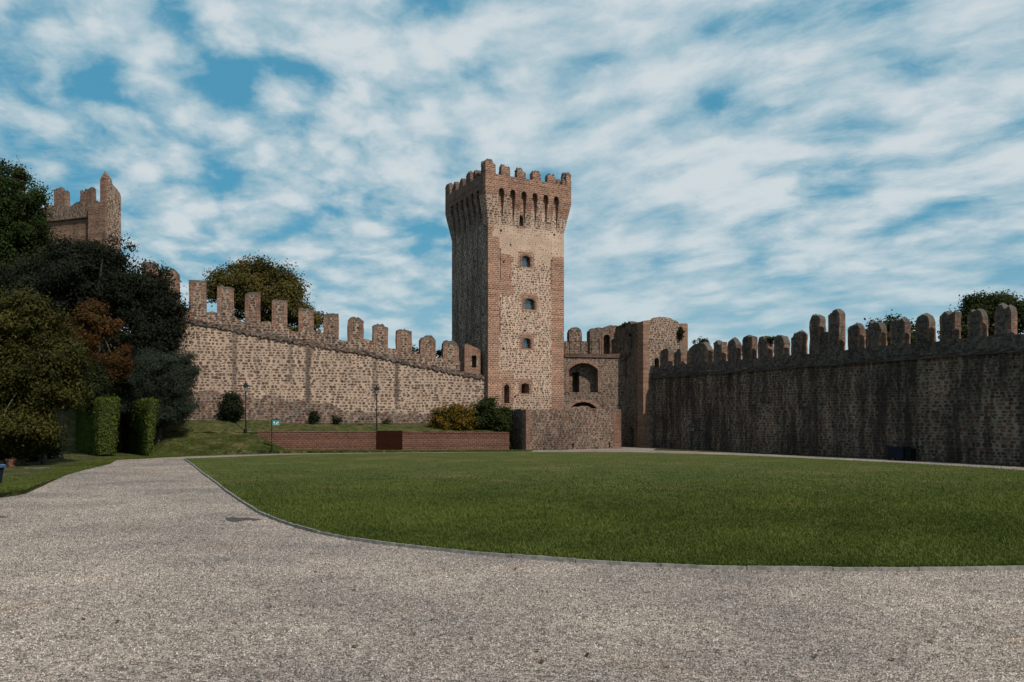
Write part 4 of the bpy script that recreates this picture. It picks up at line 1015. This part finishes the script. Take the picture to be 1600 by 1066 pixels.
def tuft(name, label, cat, p, rx, ry, rzz, n_, mat=LM['bush'], leaf=.06):
    t = thing(name, label, cat, p)
    sm_ = MB(); r_ = random.Random(n_)
    for i in range(4): sm_.tube([(0, 0, -.2), (r_.uniform(-.5, .5) * rx, 0, 0), (r_.uniform(-.8, .8) * rx, r_.uniform(-.3, .3) * ry, rzz * .8)], [.02, .015, .006], 5)
    sm_.build('stems', M['bark'], t)
    quads_obj('foliage', leaves([((0, 0, 0), (rx, ry, rzz))], n_, 28, .15, leaf), mat, t); return t
t_, Y_ = ghr(1061); g_ = G0 + U * t_
tuft('ivy', 'ivy clump hanging on the right of the gatehouse gable', 'ivy', (g_.x + .1, g_.y - .1, zat(521, Y_)), .24, .15, .5, 30, LM['dark'])
for px, py, lab, w in ((1098, 533, 'wild plants growing on top of the wide merlon by the gatehouse', 14), (1205, 529, 'weeds sprouting behind a merlon halfway along the dark wall', 7)):
    s_, Y_ = rws(px, .35); p_ = RW0 + RWd * s_ + Vector((-RWd.y, RWd.x)) * .35
    tuft('wall_weed', lab, 'plant', (p_.x, p_.y, zat(py, Y_) - .05), w * Y_ / F, .25, .22, 22)
t_, Y_ = ghl(975); g_ = G0 + Vv * t_
tuft('wall_weed', 'grassy weeds on the broken top beside the gatehouse side wall', 'plant', (g_.x + .2, g_.y, zat(508, Y_) + .02), .35, .3, .14, 16)
bush('shrub', 'low dark bush under the front tree beside the path', 47, 700, 724, 41, 26, LM['dark'], 60, 45, .25, .06)

bush('shrub', 'dark shrub hiding the trunk of the rusty autumn tree', 148, 572, 645, 49.0, 58, LM['dark'], 190, 55, .34, .07)
bush('shrub', 'dense dark undergrowth shrub in the gap behind the two hedges', 186, 590, 706, 55, 60, LM['dark'], 260, 60, .4, .08, base=1.2)
bush('shrub', 'added dark shrub standing in for shade at the far left edge under the front tree', -5, 672, 724, 43, 50, LM['dark'], 160, 55, .3, .065)  # added to darken the ground beneath the crown
bush('shrub', 'added dark shrub standing in for shade behind the front tree trunks', 62, 665, 720, 44.5, 60, LM['dark'], 240, 60, .32, .065)  # added so the space behind the trunks reads as deep shade
# ------------------------------------------------------------------ street furniture
def street_lamp(label, px, ytop, ybot, Y, mat=M['iron']):
    zb = zat(ybot, Y); H = zat(ytop, Y) - zb; x = (px - CX) / F * Y
    t = thing('street_lamp', label, 'street lamp', (x, Y, zb), math.radians(20), 'lantern street lamps')
    hl = .62
    p = MB(); p.lathe([(.09, -.15), (.09, .12), (.06, .16), (.045, .5), (.055, .53), (.038, .58), (.032, H - hl - .12), (.06, H - hl - .1), (.05, H - hl - .04), (.09, H - hl)], n=10); p.build('post', mat, t)
    z0 = H - hl
    lt = MB(); 
    for sx, sy in ((1, 1), (1, -1), (-1, 1), (-1, -1)): lt.tube([(.075 * sx, .075 * sy, z0), (.145 * sx, .145 * sy, z0 + .34)], [.012, .012], 5)
    lt.box(-.085, .085, -.085, .085, z0 - .02, z0 + .005)
    ln = lt.build('lantern', mat, t)
    cp = MB(); cp.lathe([(.235, z0 + .34), (.225, z0 + .37), (.12, z0 + .47), (.06, z0 + .52), (.05, z0 + .57), (.015, z0 + .62)], n=8); cp.build('cap', mat, ln)
    g = MB(); g.add([(sx * a, sy * a, zz) for a, zz in ((.07, z0 + .006), (.135, z0 + .338)) for sx, sy in ((-1, -1), (1, -1), (1, 1), (-1, 1))], [(0, 1, 5, 4), (1, 2, 6, 5), (2, 3, 7, 6), (3, 0, 4, 7)]); g.build('glass', M['lamp_glass'] if mat is M['iron'] else M['glass'], ln)
    return t
yb_ = lambda px: hit(px, B0, Bd)[1]
street_lamp('black lantern street lamp rising directly above the rusty plate', 588.5, 602, 675, yb_(588) + .75)
street_lamp('black lantern street lamp left of the red brick wall, near the oval shrub', 384, 597, 673, 53.2)
street_lamp('dark street lamp in the shade of the front tree and hedge', 97, 622, 718, 44.4)
street_lamp('dark green lamp post at the foot of the long shaded wall', 1081.5, 660, 704, 56.5, M['iron_green'])
# information sign
Ys = 51.6; sg = thing('sign', 'small teal panel on a thin dark post at the end of the brick wall', 'sign', ((424.5 - CX) / F * Ys, Ys, zat(702, Ys) - .05), math.radians(8))
hs = zat(655.5, Ys) - sg.location.z
p = MB(); p.lathe([(.07, 0), (.055, .1), (.04, .45), (.028, .5), (.026, hs)], n=8); p.build('post', M['iron'], sg)
p = MB(); p.box(.03, .53, -.02, .015, hs - .40, hs - .02); pn = p.build('panel', M['teal'], sg)
p = MB(); p.box(.02, .54, -.03, .02, hs - .021, hs + .02); p.build('frame', M['iron'], pn)
p = MB()
for (x0, x1, z0, z1) in ((.12, .2, .14, .24), (.14, .18, .25, .29), (.27, .34, .12, .2), (.37, .42, .14, .27), (.1, .46, .07, .085)): p.box(x0, x1, -.026, -.02, hs - .4 + z0, hs - .4 + z1)
p.build('pictogram', M['white'], pn)
# blue bin at the left edge
xb, yb2 = gpt(-13, 758); bn = thing('litter_bin', 'blue bin with a lighter lid at the very left edge of the grass', 'bin', (xb, yb2, .02))
p = MB(); v = []
for z_, q in ((0, .2), (.56, .26)): v += [(-q, -q, z_), (q, -q, z_), (q, q, z_), (-q, q, z_)]
p.add(v, [(3, 2, 1, 0), (4, 5, 6, 7), (0, 1, 5, 4), (1, 2, 6, 5), (2, 3, 7, 6), (3, 0, 4, 7)]); p.build('body', M['blue_dark'], bn)
p = MB(); v = []
for z_, q in ((.562, .30), (.64, .30), (.67, .26)): v += [(-q, -q, z_), (q, -q, z_), (q, q, z_), (-q, q, z_)]
p.add(v, [(3, 2, 1, 0), (8, 9, 10, 11)] + [(i * 4 + k, i * 4 + (k + 1) % 4, i * 4 + 4 + (k + 1) % 4, i * 4 + 4 + k) for i in range(2) for k in range(4)]); p.build('lid', M['blue'], bn)
# dark blue cabinet at the right wall
s0, Y0 = rws(1395, -.5); s1, _ = rws(1419, -.5); s2, _ = rws(1429, -.5); q = RW0 + RWd * s0
cb = thing('storage_box', 'dark blue metal box with legs standing against the long shaded wall', 'box', (q.x, q.y, 0), RTH)
p = MB(); p.box(0, s1 - s0, -.95, -.35, .12, .68); p.build('body', M['blue_dark'], cb)
p = MB(); p.box(-.03, s1 - s0 + .03, -.98, -.32, .683, .74); p.build('lid', M['blue_dark'], cb)
for xx in (.05, s1 - s0 - .1):
    for yy in (-.92, -.43): p = MB(); p.box(xx, xx + .06, yy, yy + .06, 0, .118); p.build('leg', M['iron'], cb)
q2 = RW0 + RWd * (s1 + .08)
cb = thing('storage_box', 'narrow green-black box right beside the dark blue one', 'box', (q2.x, q2.y, 0), RTH)
p = MB(); p.box(0, s2 - s1 - .1, -.85, -.35, 0.02, .62); p.build('body', M['iron_green'], cb)
p = MB(); p.box(-.02, s2 - s1 - .08, -.88, -.33, .623, .67); p.build('lid', M['iron_green'], cb)
# terracotta pot and white pipe on the grass
xb, yb2 = gpt(17, 730); pt = thing('flower_pot', 'terracotta pot standing under the front tree', 'pot', (xb, yb2, h(xb, yb2)))
p = MB(); p.lathe([(.13, -.02), (.16, .02), (.2, .26), (.23, .30), (.23, .36), (.2, .37), (.17, .30)], n=14); p.build('pot', M['pot'], pt, True)
p = MB(); p.lathe([(.165, .29), (.02, .31)], n=12); p.build('soil', M['dirt'], pt)
(xa, ya), (xc, yc) = gpt(38, 733.4), gpt(78, 733.2)
p = MB(); pts = [(xa + (xc - xa) * i / 8, ya + (yc - ya) * i / 8 + .08 * math.sin(i * 1.3), h(xa, ya) + .03) for i in range(9)]
p.tube(pts, [.012] * 9, 6); o = p.build('pipe', M['lamp_glass']); tag(o, 'thin white pipe lying on the grass under the front tree', 'pipe')
# ------------------------------------------------------------------ grass blades
def in_poly(x, y, poly):
    inside = np.zeros(len(x), bool); n_ = len(poly); j = n_ - 1
    for i in range(n_):
        xi, yi = poly[i]; xj, yj = poly[j]
        if yi != yj:
            c_ = ((yi > y) != (yj > y)) & (x < (xj - xi) * (y - yi) / (yj - yi) + xi); inside ^= c_
        j = i
    return inside
poly = near_g + far_g
n_ = 600000
yy = 11.6 - np.log(1 - nprng.random(n_) * .995) * 6.5; xx = (nprng.random(n_) * 1.9 - .75) * yy
ok = in_poly(xx, yy, poly); xx, yy = xx[ok], yy[ok]
# tufts of bank grass and along the gravel edge
pe = nprng.uniform(-20, 830, 150000); ye = np.array([gpt(q, edge_row(q))[1] for q in pe]) + np.abs(nprng.normal(size=len(pe))) * 3.2 - .12; xe = (pe - CX) / F * ye
zz = np.concatenate([np.full(len(xx), .045), np.array([h(a, b_) for a, b_ in zip(xe, ye)]) - .01])
keep = np.concatenate([np.ones(len(xx), bool), ye < 57.2 + (xe + .2) * .2455])
xx = np.concatenate([xx, xe])[keep]; yy = np.concatenate([yy, ye])[keep]; zz = zz[keep]; k = len(xx)
ang = nprng.random(k) * 6.283; hh = .035 + .04 * nprng.random(k) ** 1.5; patch = np.zeros(k)
for i in range(14):
    fr_ = .5 * 1.32 ** i; th_ = nprng.random() * 6.28; sx, sy = math.cos(th_) * fr_ * .6, (math.sin(th_) * .6 + .8) * fr_
    patch += np.sin(xx * sx + yy * sy + nprng.random() * 6.28 + 1.2 * np.sin(xx * .31 * (i + 1) + i)) * 1.1 ** -i
patch = np.clip(.5 + patch * .17, 0, 1)
dryf = np.zeros(k)
for i in range(9):
    fr_ = .22 * 1.4 ** i; th_ = nprng.random() * 6.28
    dryf += np.sin(xx * math.cos(th_) * fr_ * .7 + yy * (math.sin(th_) * .6 + .5) * fr_ + nprng.random() * 6.28 + np.sin(yy * .23 * (i + 1))) * 1.12 ** -i
dryf = np.clip(.46 + dryf * .11, 0, 1)
hh *= .7 + .6 * patch * nprng.random(k); ww = .008 + .006 * nprng.random(k) + yy * .00012
lean = nprng.normal(size=(k, 2)) * .5 * hh[:, None]
dx, dy = np.cos(ang) * ww, np.sin(ang) * ww
B_ = np.stack([np.stack([xx - dx, yy - dy, zz], 1), np.stack([xx + dx, yy + dy, zz], 1),
               np.stack([xx + lean[:, 0] + dx * .2, yy + lean[:, 1] + dy * .2, zz + hh], 1), np.stack([xx + lean[:, 0] - dx * .2, yy + lean[:, 1] - dy * .2, zz + hh], 1)], 1)
o = quads_obj('grass', (B_, np.clip(.3 * nprng.random(k) + .75 * patch - .03, 0, 1), np.clip(dryf * .85 + .3 * nprng.random(k), 0, 1)), LM['grass'])
tag(o, 'short mown green grass blades covering the lawn and bank', 'grass', kind='stuff')

# loose gravel stones lying on the court (the finest pebbles stay in the ground's own material)
def scatter(n_, y0, y1, dens):
    Y = np.sqrt(y0 ** 2 + (y1 ** 2 - y0 ** 2) * nprng.random(n_)); X = (nprng.random(n_) * 1.5 - .75) * Y
    return X, Y
Xs, Ys_ = [], []
a_ = .75 * (15 ** 2 - 6.3 ** 2); X, Y = scatter(int(a_ * 2100), 6.3, 15, 0); Xs.append(X); Ys_.append(Y)
Y = 15 * (46 / 15) ** nprng.random(450000); X = (nprng.random(len(Y)) * 1.5 - .75) * Y; Xs.append(X); Ys_.append(Y)
X, Y = np.concatenate(Xs), np.concatenate(Ys_)
ok = ~in_poly(X, Y, poly)
pxx = X / Y * F + CX; pyy = HOR + EYE * F / Y
ok &= (pyy > np.interp(pxx, [p[0] for p in edge_px], [p[1] for p in edge_px]) + 1.0) & (pyy > 716) & (~in_poly(pxx, pyy, pts_px) | (nprng.random(len(X)) < .22)) 
X, Y = X[ok], Y[ok]; k = len(X)
r_ = (.0055 + .0085 * nprng.random(k) ** 2) * (1 + Y * .012); an = nprng.random(k) * 6.283; el_ = .6 + .5 * nprng.random(k); hz_ = r_ * (.5 + .8 * nprng.random(k))
V = np.zeros((k, 5, 3), np.float32)
for i in range(4):
    rr = r_ * (.75 + .5 * nprng.random(k)); t_ = an + i * math.pi / 2
    V[:, i, 0] = X + np.cos(t_) * rr * (el_ if i % 2 else 1); V[:, i, 1] = Y + np.sin(t_) * rr * (el_ if i % 2 else 1); V[:, i, 2] = -.004
V[:, 4, 0] = X + (nprng.random(k) - .5) * r_; V[:, 4, 1] = Y + (nprng.random(k) - .5) * r_; V[:, 4, 2] = hz_
tri = np.array([[0, 1, 4], [1, 2, 4], [2, 3, 4], [3, 0, 4]], np.int32)
Fv = (np.arange(k, dtype=np.int32)[:, None, None] * 5 + tri[None]).reshape(-1)
me = bpy.data.meshes.new('gravel_stones'); me.vertices.add(5 * k); me.vertices.foreach_set('co', V.reshape(-1))
me.loops.add(12 * k); me.loops.foreach_set('vertex_index', Fv); me.polygons.add(4 * k); me.polygons.foreach_set('loop_start', np.arange(0, 12 * k, 3, dtype=np.int32))
me.update(calc_edges=True)
at = me.attributes.new('tint', 'FLOAT', 'FACE'); at.data.foreach_set('value', np.repeat(nprng.random(k), 4).astype(np.float32))
m_, N_, out_ = new_mat('gravel_stone')
col_ = N_.ramp(N_.n('ShaderNodeAttribute', attribute_name='tint').outputs['Fac'], GRAVEL)
n2_ = N_.noise(N_.vm('MULTIPLY', N_.n('ShaderNodeTexCoord').outputs['Object'], (.6, 1.0, 1.0)), .4, 5, .6)
col_ = N_.mix(N_.m('MULTIPLY', N_.sstep(n2_, .55, .68), .5), col_, N_.mix(1.0, col_, (1.06, .86, .68), 'MULTIPLY'))
wn_ = N_.noise(N_.vm('MULTIPLY', N_.n('ShaderNodeTexCoord').outputs['Object'], (.8, 1.0, 1.0)), .33, 5, .62)
col_ = N_.mix(1.0, col_, N_.ramp(wn_, [(.32, (.66, .67, .70)), (.68, (1.24, 1.20, 1.15))]), 'MULTIPLY')
finish(N_, out_, col_, .85, spec=.2)
me.materials.append(m_); o = bpy.data.objects.new('gravel_stones', me); COL.objects.link(o)
tag(o, 'pale grey and beige gravel stones covering the path and forecourt', 'gravel', kind='stuff')

# a few dry leaves blown onto the gravel
k = 170; X = np.concatenate([nprng.uniform(-18, -2, 110), nprng.uniform(-6, 9, 60)]); Y = np.concatenate([nprng.uniform(12, 40, 110), nprng.uniform(7, 12, 60)])
pxx = X / Y * F + CX; pyy = HOR + EYE * F / Y
ok = ~in_poly(X, Y, poly) & (pyy > np.interp(pxx, [p[0] for p in edge_px], [p[1] for p in edge_px]))
X, Y = X[ok], Y[ok]; k = len(X); an = nprng.random(k) * 6.283; sl = .03 + .025 * nprng.random(k); c_, s_ = np.cos(an), np.sin(an)
V = np.zeros((k, 4, 3)); zz_ = .016 + .012 * nprng.random((k, 4))
for i, (a_, b_) in enumerate(((-1, 0), (0, -.5), (1, 0), (0, .5))):
    V[:, i, 0] = X + (c_ * a_ - s_ * b_) * sl; V[:, i, 1] = Y + (s_ * a_ + c_ * b_) * sl; V[:, i, 2] = zz_[:, i]
LM['litter'] = leaf_mat('dry_leaf', (.035, .02, .01), (.13, .07, .025))
tag(quads_obj('leaf_litter', (V, nprng.random(k), nprng.random(k)), LM['litter']), 'scattered small dry brown leaves lying on the gravel', 'leaves', kind='stuff')
